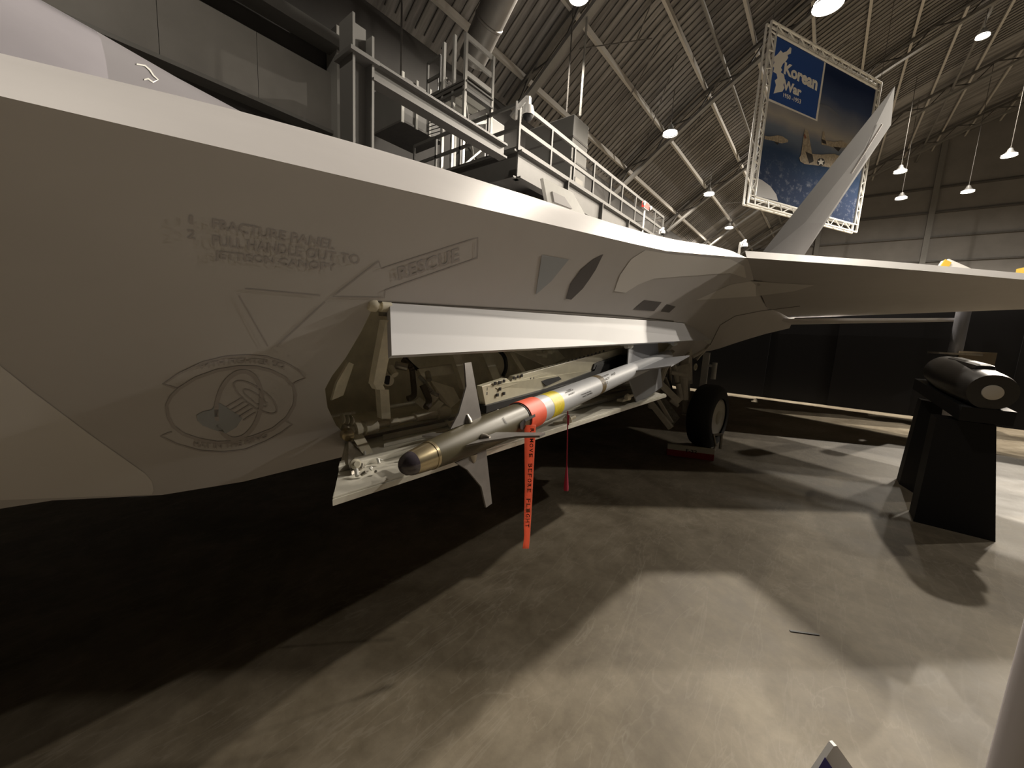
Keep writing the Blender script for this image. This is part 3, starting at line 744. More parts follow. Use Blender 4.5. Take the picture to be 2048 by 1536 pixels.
def arc_txt(body, P0, P1, P2_, h):
    def cv(u, v):
        a = V(P0).lerp(V(P1), u).lerp(V(P1).lerp(V(P2_), u), u); b = a+V((0, -h)); q = a.lerp(b, v); return (Zx(q.x), Zy(q.y))
    text_on(bt, body, [(0, 0), (1, 0), (1, 1), (0, 1)], onskin, .02, 1.0, cv)
arc_txt('94TH FIGHTER SQ', (560, 345), (1080, 205), (1530, 335), 72)
arc_txt('HAT IN THE RING', (500, 1200), (880, 1290), (1330, 1100), 62)
P(bt, 'badge_lettering', paint_mk, ac, fix=False)['kind'] = 'stuff'
decal(ZZ([(530, 850), (600, 810), (700, 790), (760, 700), (850, 750), (1050, 880), (980, 990), (860, 1060), (760, 1030), (600, 970), (540, 910)]), paint_bl, 'badge_hat', ac, step=10)
# national and intake marks further aft
decal([(1083, 509), (1137, 519), (1102, 562), (1071, 589)], paint_bl, 'warning_triangle', ac, step=14)
decal([(1206, 508), (1186, 518), (1161, 539), (1140, 568), (1131, 597), (1142, 599), (1165, 577), (1178, 559), (1191, 539)], paint_dk, 'side_aperture', ac, step=14)
decal([(1288, 600), (1323, 604), (1308, 622), (1266, 619)], paint_dk, 'dark_patch', ac, step=14)
decal([(1333, 608), (1351, 613), (1338, 625), (1321, 623)], paint_dk, 'dark_patch', ac, step=14)
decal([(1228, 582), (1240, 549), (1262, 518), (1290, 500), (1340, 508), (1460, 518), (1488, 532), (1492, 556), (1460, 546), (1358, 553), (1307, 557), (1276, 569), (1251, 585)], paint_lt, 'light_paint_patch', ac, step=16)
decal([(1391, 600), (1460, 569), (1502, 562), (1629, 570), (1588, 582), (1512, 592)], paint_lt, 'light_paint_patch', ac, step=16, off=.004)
decal([(-60, 690), (0, 730), (60, 778), (180, 868), (290, 946), (304, 962), (307, 980), (303, 988), (180, 992), (0, 999), (-60, 999)], mat('intake_edge_paint', (.76, .74, .74), .5), 'intake_edge_band', ac, step=26)
fmb = MB(); stroke(fmb, [(273, 129), (290, 132), (300, 141), (307, 152), (316, 160), (306, 165), (296, 158), (288, 160)], 3); P(fmb, 'canopy_frame', white_p, ac, fix=False)
sm = MB(); sm2 = MB(); stroke(sm, [(752, 602), (900, 611), (1100, 622), (1260, 633), (1372, 645)], 2.2); stroke(sm2, [(1420, 690), (1440, 650), (1470, 632), (1520, 622), (1600, 612)], 1.2)
P(sm, 'panel_line', seam, ac, fix=False); P(sm2, 'panel_line', seam, ac, fix=False)
settle()
# ------------------------------------------------------------------ weapon bay
bi = MB()
x0, x1, yi = .35, 5.0, 2.15
A = [V((.40, 1.37, 1.62)), V((.36, 1.42, 1.10))]
bi.add([(.52, 1.34, 1.74), (.45, 1.74, .97), (x1, 1.74, .97), (x1, 1.3, 1.85), (.95, yi, 1.70), (.85, yi, 1.02), (x1, yi, 1.02), (x1, yi, 1.80)],
       [(0, 1, 5, 4), (4, 5, 6, 7), (0, 4, 7, 3), (1, 2, 6, 5), (3, 7, 6, 2)])
P(bi, 'weapon_bay_liner', primer_pale, ac)
def bar2(p, q, D1, D2, wpx, name, m, dep=.04):
    a, b = atY(*p, D1), atY(*q, D2); d = ((a-CAMP).length); ww = wpx*d/FL*.9
    return P(MB().bar(a, b, dep, ww, up=(0, 1, 0)) if False else MB().prism([atY(p[0]-wpx/2, p[1], D1), atY(p[0]+wpx/2, p[1], D1), atY(q[0]+wpx/2, q[1], D2), atY(q[0]-wpx/2, q[1], D2)], (0, dep, 0)), name, m, ac)
bar2((776, 640), (752, 768), 1.30, 1.50, 21, 'door_strut', primer)
bar2((752, 768), (757, 778), 1.50, 1.52, 17, 'door_strut', primer)
bar2((764, 778), (768, 836), 1.58, 1.64, 18, 'door_strut', primer)
bar2((903, 690), (932, 778), 1.80, 1.75, 16, 'bay_frame', primer)
bar2((962, 690), (992, 762), 1.85, 1.80, 17, 'bay_frame', primer)
bar2((1010, 690), (1045, 745), 1.9, 1.85, 9, 'bay_frame', primer)
bar2((815, 690), (826, 740), 1.9, 1.9, 14, 'bay_frame', primer)
P(MB().prism([atY(832, 738, 1.85), atY(902, 728, 1.85), atY(906, 748, 1.85), atY(840, 753, 1.85)], (0, .04, 0)), 'bay_beam', primer, ac)
P(MB().prism([atY(858, 760, 1.8), atY(905, 775, 1.8), atY(918, 800, 1.75), (atY(900, 815, 1.7)), atY(880, 800, 1.75)], (0, .02, 0)), 'bay_bracket', primer, ac)
P(MB().prism([atY(1020, 700, 1.6), atY(1110, 696, 1.6), atY(1128, 716, 1.55), atY(1092, 732, 1.55)], (0, .02, 0)), 'bay_bracket', primer, ac)
for (a, b) in (((680, 700), (655, 770)), ((700, 715), (690, 830))):
    pass
P(MB().prism([atY(696, 724, 1.50), atY(706, 728, 1.54), atY(685, 790, 1.60), atY(662, 800, 1.56), atY(672, 765, 1.53)], (0, .015, 0)), 'frame_edge', primer, ac)
P(MB().tube(atY(772, 757, 1.72), atY(776, 761, 1.60), .028, 16), 'vent_pipe', primer, ac)
P(MB().lathe(atY(775, 760, 1.60), (0, -1, 0), [(0, .022), (.004, .022)], 16), 'vent_bore', blackm, ac)
def hose(pts, r, m, name='hose'):
    q = [atY(*p[:2], p[2]) for p in pts]; mb = MB()
    # smooth the run
    out = []
    for i in range(len(q)-1):
        for k in range(5):
            t = k/5; p0 = q[max(0, i-1)]; p1 = q[i]; p2 = q[i+1]; p3 = q[min(len(q)-1, i+2)]
            out.append(.5*((2*p1)+(-p0+p2)*t+(2*p0-5*p1+4*p2-p3)*t*t+(-p0+3*p1-3*p2+p3)*t**3))
    out.append(q[-1]); mb.path(out, r, 7); return P(mb, name, m, ac)
hose([(990, 695, 1.75), (1008, 712, 1.7), (1012, 735, 1.7), (1006, 752, 1.7)], .014, blackm)
hose([(806, 720, 1.8), (822, 735, 1.75), (826, 760, 1.75), (828, 790, 1.7), (815, 797, 1.7)], .016, mat('hose_brown', (.10, .08, .06), .6))
hose([(838, 752, 1.72), (850, 765, 1.7), (862, 782, 1.66), (875, 790, 1.66)], .012, steel)
hose([(845, 770, 1.66), (858, 800, 1.62), (852, 815, 1.6)], .018, mat('hose_brown', (.10, .08, .06), .6))
hose([(800, 705, 1.85), (840, 742, 1.85), (868, 738, 1.85)], .010, blackm)
for (a, b, r, m_) in (((790, 730), (815, 735), .02, steel), ((850, 780), (872, 800), .022, primer), ((855, 745), (858, 760), .016, steel), ((835, 800), (850, 812), .02, primer), ((780, 735), (790, 750), .02, primer_pale)):
    P(MB().tube(atY(*a, 1.72), atY(*b, 1.68), r, 10), 'fitting', m_, ac)
# lower torque rod with collars
r0, r1 = atY(690, 864, 1.68), atY(893, 822, 1.74)
rod = MB(); d_ = r1-r0; Ld = d_.length
rod.lathe(r0, d_, [(0, 0.0354), (.05*Ld, 0.0354), (.05*Ld, 0.0531), (.09*Ld, 0.0531), (.09*Ld, 0.0283), (.14*Ld, 0.0283), (.14*Ld, 0.0378), (.24*Ld, 0.0378), (.24*Ld, 0.0142), (.36*Ld, 0.0142), (.36*Ld, 0.0236), (.44*Ld, 0.0236), (.44*Ld, 0.0153), (.62*Ld, 0.0177), (.62*Ld, 0.0260), (.85*Ld, 0.0295), (.86*Ld, 0.0425), (Ld, 0.0425)], 20)
P(rod, 'torque_rod', primer, ac)
P(MB().prism([atY(875, 800, 1.72), atY(886, 806, 1.72), atY(862, 832, 1.72), atY(852, 824, 1.72)], (0, .02, 0)), 'rod_link', primer, ac)
P(MB().tube(atY(740, 846, 1.80), atY(860, 826, 1.85), .012, 8), 'push_rod', primer, ac)
for k in range(3):
    p = atY(684+k*9, 838+k*1, 1.66); P(MB().lathe(p, (1, 0, 0), [(0, .022), (.006, .022)], 14), 'hinge_lug', cream, ac)
P(MB().tube(atY(682, 842, 1.68), atY(706, 838, 1.68), .010, 8), 'hinge_pin', steel, ac)
P(MB().lathe(atY(694, 868, 1.64), (-.3, -1, 0), [(0, .030), (.03, .026), (.035, .013)], 16), 'rod_end', brass, ac)
# upper bay door
h0, h1 = atY(780, 606, Hy(.8)-.004), atY(1372, 646, Hy(4.4)-.004); l0, l1 = atY(783.5, 711, Hy(.8)-.12), atY(1421, 679, Hy(4.4)-.10); l1 = l1
qn = (h1-h0).cross(l0-h0).normalized()
ud = P(MB().add([h0, h1, l1, l0]+[p+V((0, .022, -.012)) for p in (h0, h1, l1, l0)], [(0, 1, 2, 3), (4, 7, 6, 5), (0, 3, 7, 4), (1, 5, 6, 2), (3, 2, 6, 7), (0, 4, 5, 1)]), 'upper_bay_door', mat('door_paint', (.66, .665, .70), .5), ac)
for (px, py) in ((1252, 693), (1345, 688), (1415, 684)):
    p = atY(px, py, Hy(4.0)-.06)
    P(MB().lathe(p, (1, 0, .1), [(0, .018), (.05, .018), (.05, .028), (.09, .028)], 12), 'door_latch', white_p, ac)
    P(MB().box(p+V((.06, .03, .02)), (.12, .03, .035)), 'latch_arm', white_p, ac)
p = atY(766, 612, Hy(.7)-.01); P(MB().lathe(p+V((-.05, .02, 0)), (1, 0, 0), [(0, .016), (.012, .024), (.03, .024), (.03, .014), (.05, .014), (.05, .022), (.09, .022)], 14), 'hinge_knuckle', primer, ac)
P(MB().box(atY(771, 622, Hy(.7)+.02), (.04, .03, .04)), 'hinge_block', steel, ac)
# latches seen in the bay under the door
for (px, py) in ((1073, 708), (1084, 702)): P(MB().lathe(atY(px, py, 1.45), (.6, -1, 0), [(0, .012), (.04, .012), (.04, .02), (.07, .02)], 12), 'latch_pin', cream, ac)
# lower bay door
a0, b0, b1 = atY(690, 886, 1.74), atY(665, 1000, 1.14), atY(1333, 790, 1.14); a1_ = V((4.3, 1.74, a0.z+.03))
nn = (a1_-a0).cross(b0-a0).normalized();  nn = nn if nn.z > 0 else -nn
def ld(u, v, h=0): return a0.lerp(a1_, u).lerp(b0.lerp(b1, u), v)+nn*h
lo = MB().add([ld(0, 0), ld(1, 0), ld(1, 1), ld(0, 1)]+[ld(0, 0, -.02), ld(1, 0, -.02), ld(1, 1, -.02), ld(0, 1, -.02)], [(0, 1, 2, 3), (4, 7, 6, 5), (0, 3, 7, 4), (1, 5, 6, 2), (3, 2, 6, 7), (0, 4, 5, 1)])
door_w = mat('door_inner_white', (.74, .72, .64), .42, 0, .08, 18)
P(lo, 'lower_bay_door', door_w, ac)
def pan(u0, v0, u1, v1, h, name, m_): P(MB().add([ld(u0, v0), ld(u1, v0), ld(u1, v1), ld(u0, v1), ld(u0, v0, h), ld(u1, v0, h), ld(u1, v1, h), ld(u0, v1, h)], [(0, 3, 2, 1), (4, 5, 6, 7), (0, 1, 5, 4), (1, 2, 6, 5), (2, 3, 7, 6), (3, 0, 4, 7)]), name, m_, ac, bevel=.002)
pan(.0, .52, 1, .62, .022, 'door_stringer', door_w); pan(.06, .1, 1, .16, .02, 'door_stringer', door_w); pan(.06, .30, 1, .34, .014, 'door_stringer', door_w); pan(0, .93, 1, .99, .008, 'door_edge_strip', door_w)
for u in (.0, .18, .36, .54, .72, .9): pan(u+.004, .02, u+.012, .52, .018, 'door_rib', door_w)
def clus(u, v, n, sd, name='door_fitting'):
    random.seed(sd)
    for k in range(n):
        p = ld(u+random.uniform(-.012, .03), v+random.uniform(-.10, .10), .01); d = V((random.uniform(-1, 1), random.uniform(-1, 1), random.uniform(0, 1)))
        P(MB().tube(p, p+d.normalized()*random.uniform(.012, .03), random.uniform(.004, .008), 8), name, white_p if k % 3 else steel, ac)
clus(.035, .74, 9, 1); clus(.10, .74, 7, 2); clus(.014, .40, 6, 3)
P(MB().prism([atY(700, 868, 1.66), atY(723, 864, 1.66), atY(755, 921, 1.42), atY(735, 924, 1.42)], (0, .012, .012)), 'door_link', primer, ac)
P(MB().prism([atY(698, 882, 1.62), atY(718, 900, 1.54), atY(735, 928, 1.38), atY(720, 940, 1.32), atY(703, 946, 1.30), atY(697, 930, 1.36)], (0, .006, .012)), 'gusset_plate', steel, ac)
P(MB().lathe(atY(710, 928, 1.32), (-.2, -1, .3), [(0, .020), (.01, .020), (.012, .011), (.025, .011)], 16), 'gusset_boss', cream, ac)
for (px, py, Yv) in ((1130, 842, 1.18), (1252, 796, 1.2)):
    p = atY(px, py, Yv); P(MB().lathe(p, (1, -.2, .2), [(0, .02), (.03, .03), (.05, .012), (.09, .012)], 12), 'door_roller', primer, ac); P(MB().box(p+V((0, .03, -.02)), (.10, .05, .02)), 'roller_bracket', primer, ac)
settle()
# ------------------------------------------------------------------ missile
M0, M1 = atD(800, 936, 1.10), atD(1334, 711, 4.5)
md = (M1-M0).normalized(); ML = (M1-M0).length
def s_at(px):
    lo, hi = 0.0, ML
    for _ in range(40):
        q = (lo+hi)/2
        if proj(M0+md*q)[0] < px: lo = q
        else: hi = q
    return lo
ms = thing('air_to_air_missile', tuple(M0), 'slim air-to-air missile with olive nose and light grey body swung out of the bay', 'missile')
def seg(s0, s1, prof, name, m_, n=40): P(MB().lathe(M0+md*s0, md, prof, n), name, m_, ms)
RM = .0635
dome_e = .052
prof_all = [(0, .004), (.004, .013), (.010, .021), (.020, .029), (.035, .0345), (.052, .0375), (.10, .0425), (.14, .0465), (.20, .051), (.30, .0575), (.42, .062), (.52, .0635), (9, .0635)]
def part_prof(s0, s1, grow=0):
    ss = [s0]+[p[0] for p in prof_all if s0 < p[0] < s1]+[s1]; return [(s-s0, interp(prof_all, s)+grow) for s in ss]
seg(0, .045, part_prof(0, .045), 'seeker_dome', dome)
seg(.045, .115, part_prof(.045, .115), 'seeker_collar', brass)
seg(.115, .125, part_prof(.115, .125, .0015), 'seeker_ring', brass)
sA = s_at(1038); sB = s_at(1068)
seg(.125, sA, part_prof(.125, sA), 'guidance_section', olive)
seg(sA, s_at(1086), part_prof(sA, s_at(1086)), 'warhead_section', m_gray)
seg(0, 0, [(0, RM+.0006), (s_at(1107)-s_at(1086), RM+.0006)], 'x', yel) if False else P(MB().lathe(M0+md*s_at(1086), md, [(0, RM+.0006), (s_at(1106)-s_at(1086), RM+.0006)], 40), 'yellow_band', yel, ms)
P(MB().lathe(M0+md*s_at(1106), md, [(0, RM), (s_at(1186)-s_at(1106), RM)], 40), 'warhead_section', m_gray, ms)
P(MB().lathe(M0+md*s_at(1186), md, [(0, RM+.0006), (s_at(1194)-s_at(1186), RM+.0006)], 40), 'brown_band', brn, ms)
P(MB().lathe(M0+md*s_at(1194), md, [(0, RM), (ML-s_at(1194), RM)], 40), 'rocket_motor', m_gray, ms)
P(MB().lathe(M0+md*(ML-.02), md, [(0, .055), (.05, .05)], 24), 'nozzle', blackm, ms)
upv = (V((0, 0, 1))-md*md.z).normalized(); sdv = md.cross(upv)
def edir(ang): a = math.radians(ang); return upv*math.cos(a)+sdv*math.sin(a)
ROLL = -11
def fin_plate(shape, ang, th, name, m_):
    e = edir(ang); nn_ = md.cross(e)
    o = P(MB().prism([M0+md*s+e*r for s, r in shape], nn_*th), name, m_, ms); return o
f0, f1 = s_at(905), s_at(966)
for a in (0, 90, 180, 270):
    fin_plate([(f0, .058), (f0+.30*(f1-f0), .10), (f0+.66*(f1-f0), .185), (f1-.05, .268), (f1-.012, .268), (f1-.006, .16), (f1, .058)], a+ROLL, .007, 'canard', fin_m)
    e = edir(a+ROLL); P(MB().lathe(M0+md*(f0+.55*(f1-f0))+e*.058, e, [(0, .018), (.012, .016), (.03, .007)], 14), 'canard_hub', steel, ms)
t0, t1 = s_at(1256), s_at(1318)
for a in (45, 135, 225, 315):
    fin_plate([(t0, .06), (t0+.16, .30), (t1, .30), (t1, .06)], a+45+ROLL, .010, 'tail_fin', fin_g)
for (a, s) in ((-60, .30), (-75, .42), (-20, .25), (-35, .55)):
    e = edir(a); P(MB().lathe(M0+md*s+e*(interp(prof_all, s)-.002), e, [(0, .006), (.004, .005)], 10), 'screw_head', chrome, ms)
def mis_surf(px, py):                                    # meet the missile's cylinder along the sight line
    o = CAMP-M0; d = ray(px, py).normalized(); dd = d-md*d.dot(md); oo = o-md*o.dot(md); r = RM+.0012
    A_, B_, C_ = dd.dot(dd), 2*dd.dot(oo), oo.dot(oo)-r*r; D_ = B_*B_-4*A_*C_
    return None if D_ < 0 else CAMP+d*((-B_-math.sqrt(D_))/(2*A_))
mt = MB()
for (b_, q) in (('GUIDED', [(1132, 781), (1142, 777), (1143, 779), (1133, 783)]), ('MISSILE', [(1130, 785), (1146, 778), (1147, 780), (1131, 787)]), ('INERT', [(1137, 788), (1149, 783), (1150, 786), (1138, 791)]),
                ('ROCKET MOTOR', [(1198, 755), (1217, 747), (1218, 750), (1199, 758)]), ('DO NOT', [(1203, 760), (1219, 753), (1220, 758), (1204, 765)]), ('LIFT', [(1205, 766), (1216, 762), (1217, 767), (1207, 770)]), ('FWD', [(1222, 748), (1230, 744), (1231, 749), (1223, 752)]),
                ('WARHEAD', [(1162, 789), (1182, 781), (1183, 783), (1163, 791)]), ('SECTION', [(1165, 793), (1184, 784), (1185, 787), (1166, 795)])):
    text_on(mt, b_, q, mis_surf, .02)
P(mt, 'stencil_text', ink, ms, fix=False)['kind'] = 'stuff'
gt = MB(); text_on(gt, '59087', [(1007, 834), (1015, 847), (1012, 849), (1004, 836)], mis_surf, .02); P(gt, 'stencil_text', ink, ms, fix=False)['kind'] = 'stuff'
settle()
# orange cover and streamer
cv = thing('remove_before_flight_streamer', tuple(M0+md*sA), 'orange fabric collar and long hanging warning streamer with black capitals', 'streamer')
P(MB().lathe(M0+md*(sA-.005), md, [(0, .066), (.0, .0695), (sB-sA, .0695), (sB-sA, .066)], 40), 'collar', orange, cv)
P(MB().lathe(M0+md*(sA-.014), md, [(0, .0655), (.012, .067)], 40), 'collar_edge', ink, cv)
# black hook strap lying along the collar
mk = MB()
def collar_pt(px, py):
    global RM
    k_ = RM; RM = .0695; q = mis_surf(px, py); RM = k_; return q
qs = [(1040, 847), (1048, 838), (1070, 828), (1071, 833), (1052, 843), (1046, 860), (1041, 858)]
pp = [collar_pt(*q) for q in qs]
if all(p is not None for p in pp): mk.add(pp, [(0, 1, 4, 5, 6), (1, 2, 3, 4)])
P(mk, 'hook_strap', ink, cv)
RT = collar_pt(1058, 852); 
topD = (RT-CAMP).dot(fwd)
rows = []; n = 26
for k in range(n+1):
    f = k/n; wl_ = (1047.5+1*f*2-6*f*f*.6, 1071-2*f); xl = interp([(0, 1049), (.5, 1050), (.8, 1048), (.9, 1049), (1, 1045.5)], f); xr = interp([(0, 1072), (.3, 1068), (.7, 1063), (.9, 1060), (1, 1058)], f); y = 850+247*f
    D = topD-.02; sway = .01*math.sin(f*7)
    rows.append([atD(xl, y, D+.012+sway), atD((xl+xr)/2, y, D+sway), atD(xr, y, D-.006+sway)])
rb = MB(); rb.grid(rows); rb.smooth = True
P(rb, 'ribbon', cloth('ribbon_orange', (1.0, .40, .28), .4), cv).modifiers.new('t', 'SOLIDIFY').thickness = .0015
rt = MB(); rbt = BVHTree.FromPolygons(rb.v, rb.f)
def onrib(px, py):
    h = hit(px, py, rbt); return None if h[0] is None else h[0]-fwd*.002
y = 857
for ch in 'REMOVE BEFORE FLIGHT':
    if ch != ' ': 
        f = (y-850)/247; x = interp([(0, 1069), (.3, 1065), (.7, 1060), (1, 1057)], f)-.6
        text_on(rt, ch, [(x, y), (x, y+7.5), (x-7.5, y+7.5), (x-7.5, y)], onrib, .02)
    y += 10.0
P(rt, 'streamer_lettering', ink, cv, fix=False)['kind'] = 'stuff'
rs = thing('red_pull_cord', tuple(atD(1136, 822, 2.1)), 'thin red cord with a small flared red flag hanging under the missile', 'streamer')
P(MB().path([atD(1135.5, 822, 2.08), atD(1135, 870, 2.08), atD(1133.5, 935, 2.08)], .0035, 6), 'cord', red_s, rs)
P(MB().path([atD(1137.5, 830, 2.08), atD(1136.5, 850, 2.08)], .005, 6), 'cord_knot', red_s, rs)
P(MB().lathe(atD(1133.5, 932, 2.08), atD(1132, 982, 2.08)-atD(1133.5, 932, 2.08), [(0, .004), (.06, .009), (.12, .013), (.133, .012)], 10), 'flag', red_s, rs)
settle()
# launcher rail above the missile
lr = thing('missile_launcher_rail', tuple(atY(960, 800, 1.38)), 'cream perforated launcher beam with black rail just above the missile', 'launcher')
LY0, LY1 = 1.22, 1.42
def LP(px, py, dy=0): f = (px-955)/(1290-955); return atY(px, py, LY0+(LY1-LY0)*f+dy)
cr = mat('launcher_cream', (.66, .62, .48), .42, 0, .06, 16)
P(MB().prism([LP(958, 772), LP(1008, 756), LP(1016, 762), LP(1024, 752), LP(1210, 703), LP(1262, 690), LP(1272, 705), LP(1182, 740), LP(1140, 765), LP(1085, 778), LP(966, 812)], (0, .035, 0)), 'launcher_beam', cr, lr, bevel=.002)
P(MB().prism([LP(965, 810, -.01), LP(1090, 776, -.01), LP(1183, 741, -.01), LP(1188, 730, -.01), LP(1252, 708, -.01), LP(1258, 722, -.01), LP(1180, 755, -.01), LP(965, 824, -.01)], (0, .05, 0)), 'launch_rail', blackm, lr)
P(MB().prism([LP(1080, 762, -.022), LP(1112, 750, -.022), LP(1121, 758, -.022), LP(1090, 772, -.022)], (0, .02, 0)), 'rail_block', blackm, lr)
P(MB().prism([LP(1183, 739, -.022), LP(1187, 727, -.022), LP(1240, 709, -.022), LP(1252, 712, -.022), LP(1215, 731, -.022)], (0, .02, 0)), 'rail_block', mat('block_grey', (.06, .06, .06), .5), lr)
P(MB().prism([LP(990, 775, -.02), LP(1130, 733, -.02), LP(1131, 736, -.02), LP(995, 779, -.02)], (0, .012, 0)), 'beam_flange', cr, lr)
hl = MB()
pts_h = [(1028+k*7.8, 756-k*2.35) for k in range(24)]+[(990, 767), (999, 765), (1008, 762), (1000, 778), (1008, 787), (972, 778), (1060, 758), (1066, 757), (1090, 750), (1113, 746), (1121, 748), (1150, 732), (1155, 729), (1152, 737), (1158, 735), (995, 790), (972, 787)]
pts_h = [p for p in pts_h if p[0] < 1212]
for p in pts_h:
    c_ = LP(*p, -.030 if 985 < p[0] < 1140 and p[1] > 750 else -.0185); 
    hl.box(c_, (.015, .005, .015))
P(hl, 'hole_shade', ink, lr)['kind'] = 'stuff'  # black blocks on the beam face, standing for the shade in its holes
P(MB().box(LP(1005, 790, .12), (.2, .22, .05)), 'trapeze_arm', primer, lr)
P(MB().box(LP(1200, 725, .2), (.25, .4, .05)), 'trapeze_arm', primer, lr)
# ------------------------------------------------------------------ main landing gear (part of the aircraft)
fcp = atZ(1408, 893, 0)                                  # where the tyre meets the floor
WR = .47; wc_ = V((fcp.x, fcp.y, WR))
def wheel(c, s, tw=0.0):
    q0_ = len(PARENTS)
    P(MB().lathe(c+V((0, -.16*s, 0)), (0, s, 0), [(0, .28), (0, .38), (.03, .44), (.08, .468), (.16, .472), (.24, .468), (.29, .44), (.32, .38), (.32, .28)], 48, cap=False), 'tyre', rubber, ac)
    P(MB().lathe(c+V((0, -.145*s, 0)), (0, s, 0), [(0, .27), (.0, .24), (.04, .22), (.05, .12), (.0, .10), (-.02, .07), (-.02, .01)], 36), 'wheel_rim', cream, ac)
    for k in range(9):
        a = 2*math.pi*k/9; P(MB().box(c+V((math.cos(a)*.17, -.115*s, math.sin(a)*.17)), (.05, .02, .05)), 'wheel_hole', steel, ac)
    Rm = Matrix.Translation(c) @ Matrix.Rotation(tw, 4, 'Z') @ Matrix.Translation(-c)
    for o, _ in PARENTS[q0_:]: o.data.transform(Rm)
wheel(wc_, 1, -.14); wheel(mir(wc_), -1, .14)
gear = mat('gear_white', (.60, .57, .50), .42, 0, .12, 20)
for s in (1, -1):
    f_ = (lambda p: V(p)) if s > 0 else mir
    T0 = f_(wc_+V((0, .30, 0))); T1 = f_(V((wc_.x-.15, wc_.y+.42, 1.75)))
    P(MB().lathe(T0, T1-T0, [(0, .055), (.45, .055), (.45, .09), (1.3, .09)], 20), 'main_strut', gear, ac)
    P(MB().tube(f_(wc_+V((0, -.05, 0))), f_(wc_+V((0, .36, 0))), .05, 14), 'axle', steel, ac)
    P(MB().tube(f_(wc_+V((-.9, .55, .15))), f_(wc_+V((-1.25, .25, .95))), .04, 10), 'drag_brace', gear, ac)
    P(MB().tube(f_(wc_+V((-.1, .4, .35))), f_(wc_+V((-1.0, .4, 1.05))), .045, 10), 'side_brace', gear, ac)
    P(MB().tube(f_(wc_+V((-.55, .4, .30))), f_(wc_+V((-1.0, .35, .85))), .025, 8), 'retract_rod', steel, ac)
    P(MB().box(f_(wc_+V((-.12, .36, .75))), (.14, .12, .35)), 'torque_link', gear, ac, bevel=.01)
q0, q1 = atD(1297, 800, 4.9), atD(1342, 856, 4.7)
P(MB().bar(q0, q1, .05, .06), 'gear_door_rod', gear, ac)
P(MB().bar(atD(1317, 800, 4.9), atD(1344, 846, 4.8), .03, .04), 'gear_door_rod', gear, ac)
P(MB().bar(atD(1318, 765, 5.0), atD(1358, 804, 5.0), .06, .08), 'gear_door_rod', gear, ac)
P(MB().prism([atD(1300, 795, 4.95), atD(1325, 790, 4.95), atD(1358, 835, 4.9), atD(1345, 850, 4.85)], (.0, .02, 0)), 'gear_door_panel', mat('gear_dark', (.16, .15, .13), .5, 0, .4, 30), ac)
P(MB().prism([atD(1348, 735, 5.4), atD(1378, 726, 5.4), atD(1380, 760, 5.4), atD(1352, 765, 5.4)], (0, .03, 0)), 'well_panel', gear, ac)
rg = MB(); c_ = atD(1391, 734, 5.3); pr = []
for k in range(15): a = 2*math.pi*k/14; pr.append(c_+V((math.cos(a)*.055, 0, math.sin(a)*.04)))
rg.path(pr, .012, 6); P(rg, 'tie_down_ring', cream, ac)
for (a, b, D, r) in (((1330, 755), (1346, 790), 5.1, .02), ((1342, 745), (1372, 750), 5.2, .03), ((1356, 768), (1362, 800), 5.3, .035), ((1366, 752), (1368, 800), 5.4, .06), ((1340, 800), (1356, 812), 5.0, .025), ((1385, 714), (1410, 700), 5.3, .025), ((1392, 720), (1418, 690), 5.3, .02), ((1352, 728), (1378, 705), 5.2, .015)):
    P(MB().tube(atD(*a, D), atD(*b, D), r, 10), 'gear_fitting', gear if r > .02 else steel, ac)
hose2 = MB(); hose2.path([atD(1340, 762, 5.1), atD(1344, 778, 5.05), atD(1352, 790, 5.05), atD(1352, 800, 5.1)], .012, 6); P(hose2, 'hydraulic_hose', blackm, ac)
# nose wheel, ahead of the picture
nw = V((-1.9, YC, .3)); P(MB().lathe(nw+V((0, -.1, 0)), (0, 1, 0), [(0, .15), (.02, .27), (.1, .30), (.18, .27), (.2, .15)], 30), 'tyre', rubber, ac)
P(MB().tube(nw, nw+V((0, 0, 1.2)), .05, 12), 'nose_strut', gear, ac)
settle()
# chock
ck = thing('wheel_chock', tuple(atZ(1380, 905, 0)), 'red and white wheel chock bar with handle against the main tyre', 'chock')
k0, k1 = atZ(1334, 910, 0), atZ(1427, 922, 0)
dk_ = (k1-k0).normalized(); pk = V((-dk_.y, dk_.x, 0));  pk = pk if pk.dot(wc_-k0) > 0 else -pk
ck['label'] = 'red and white wheel chock bar with handle against the main tyre'
P(MB().add([k0, k1, k1+pk*.16, k0+pk*.16, k0+V((0, 0, .085)), k1+V((0, 0, .085)), k1+pk*.10+V((0, 0, .085)), k0+pk*.10+V((0, 0, .085))], [(0, 1, 2, 3), (4, 7, 6, 5), (0, 4, 5, 1), (1, 5, 6, 2), (2, 6, 7, 3), (3, 7, 4, 0)]), 'chock_base', redp, ck)
P(MB().add([k0+V((0, 0, .086)), k1+V((0, 0, .086)), k1+pk*.10+V((0, 0, .086)), k0+pk*.10+V((0, 0, .086)), k0+V((0, 0, .15))+pk*.01, k1+V((0, 0, .15))+pk*.01, k1+pk*.06+V((0, 0, .15)), k0+pk*.06+V((0, 0, .15))], [(0, 1, 2, 3), (4, 7, 6, 5), (0, 4, 5, 1), (1, 5, 6, 2), (2, 6, 7, 3), (3, 7, 4, 0)]), 'chock_top', cream, ck)
ct = MB()
kd = (k1-k0); fm = k0+pk*(-.002)
def chk(px, py): 
    n_ = pk; r = ray(px, py); return CAMP+r*((fm-CAMP).dot(n_)/r.dot(n_))
text_on(ct, 'F-22', [(1372, 898), (1394, 901), (1394, 907), (1372, 904)], chk, .02); P(ct, 'chock_lettering', ink, ck, fix=False)['kind'] = 'stuff'
k2 = k1+pk*.5+dk_*.18
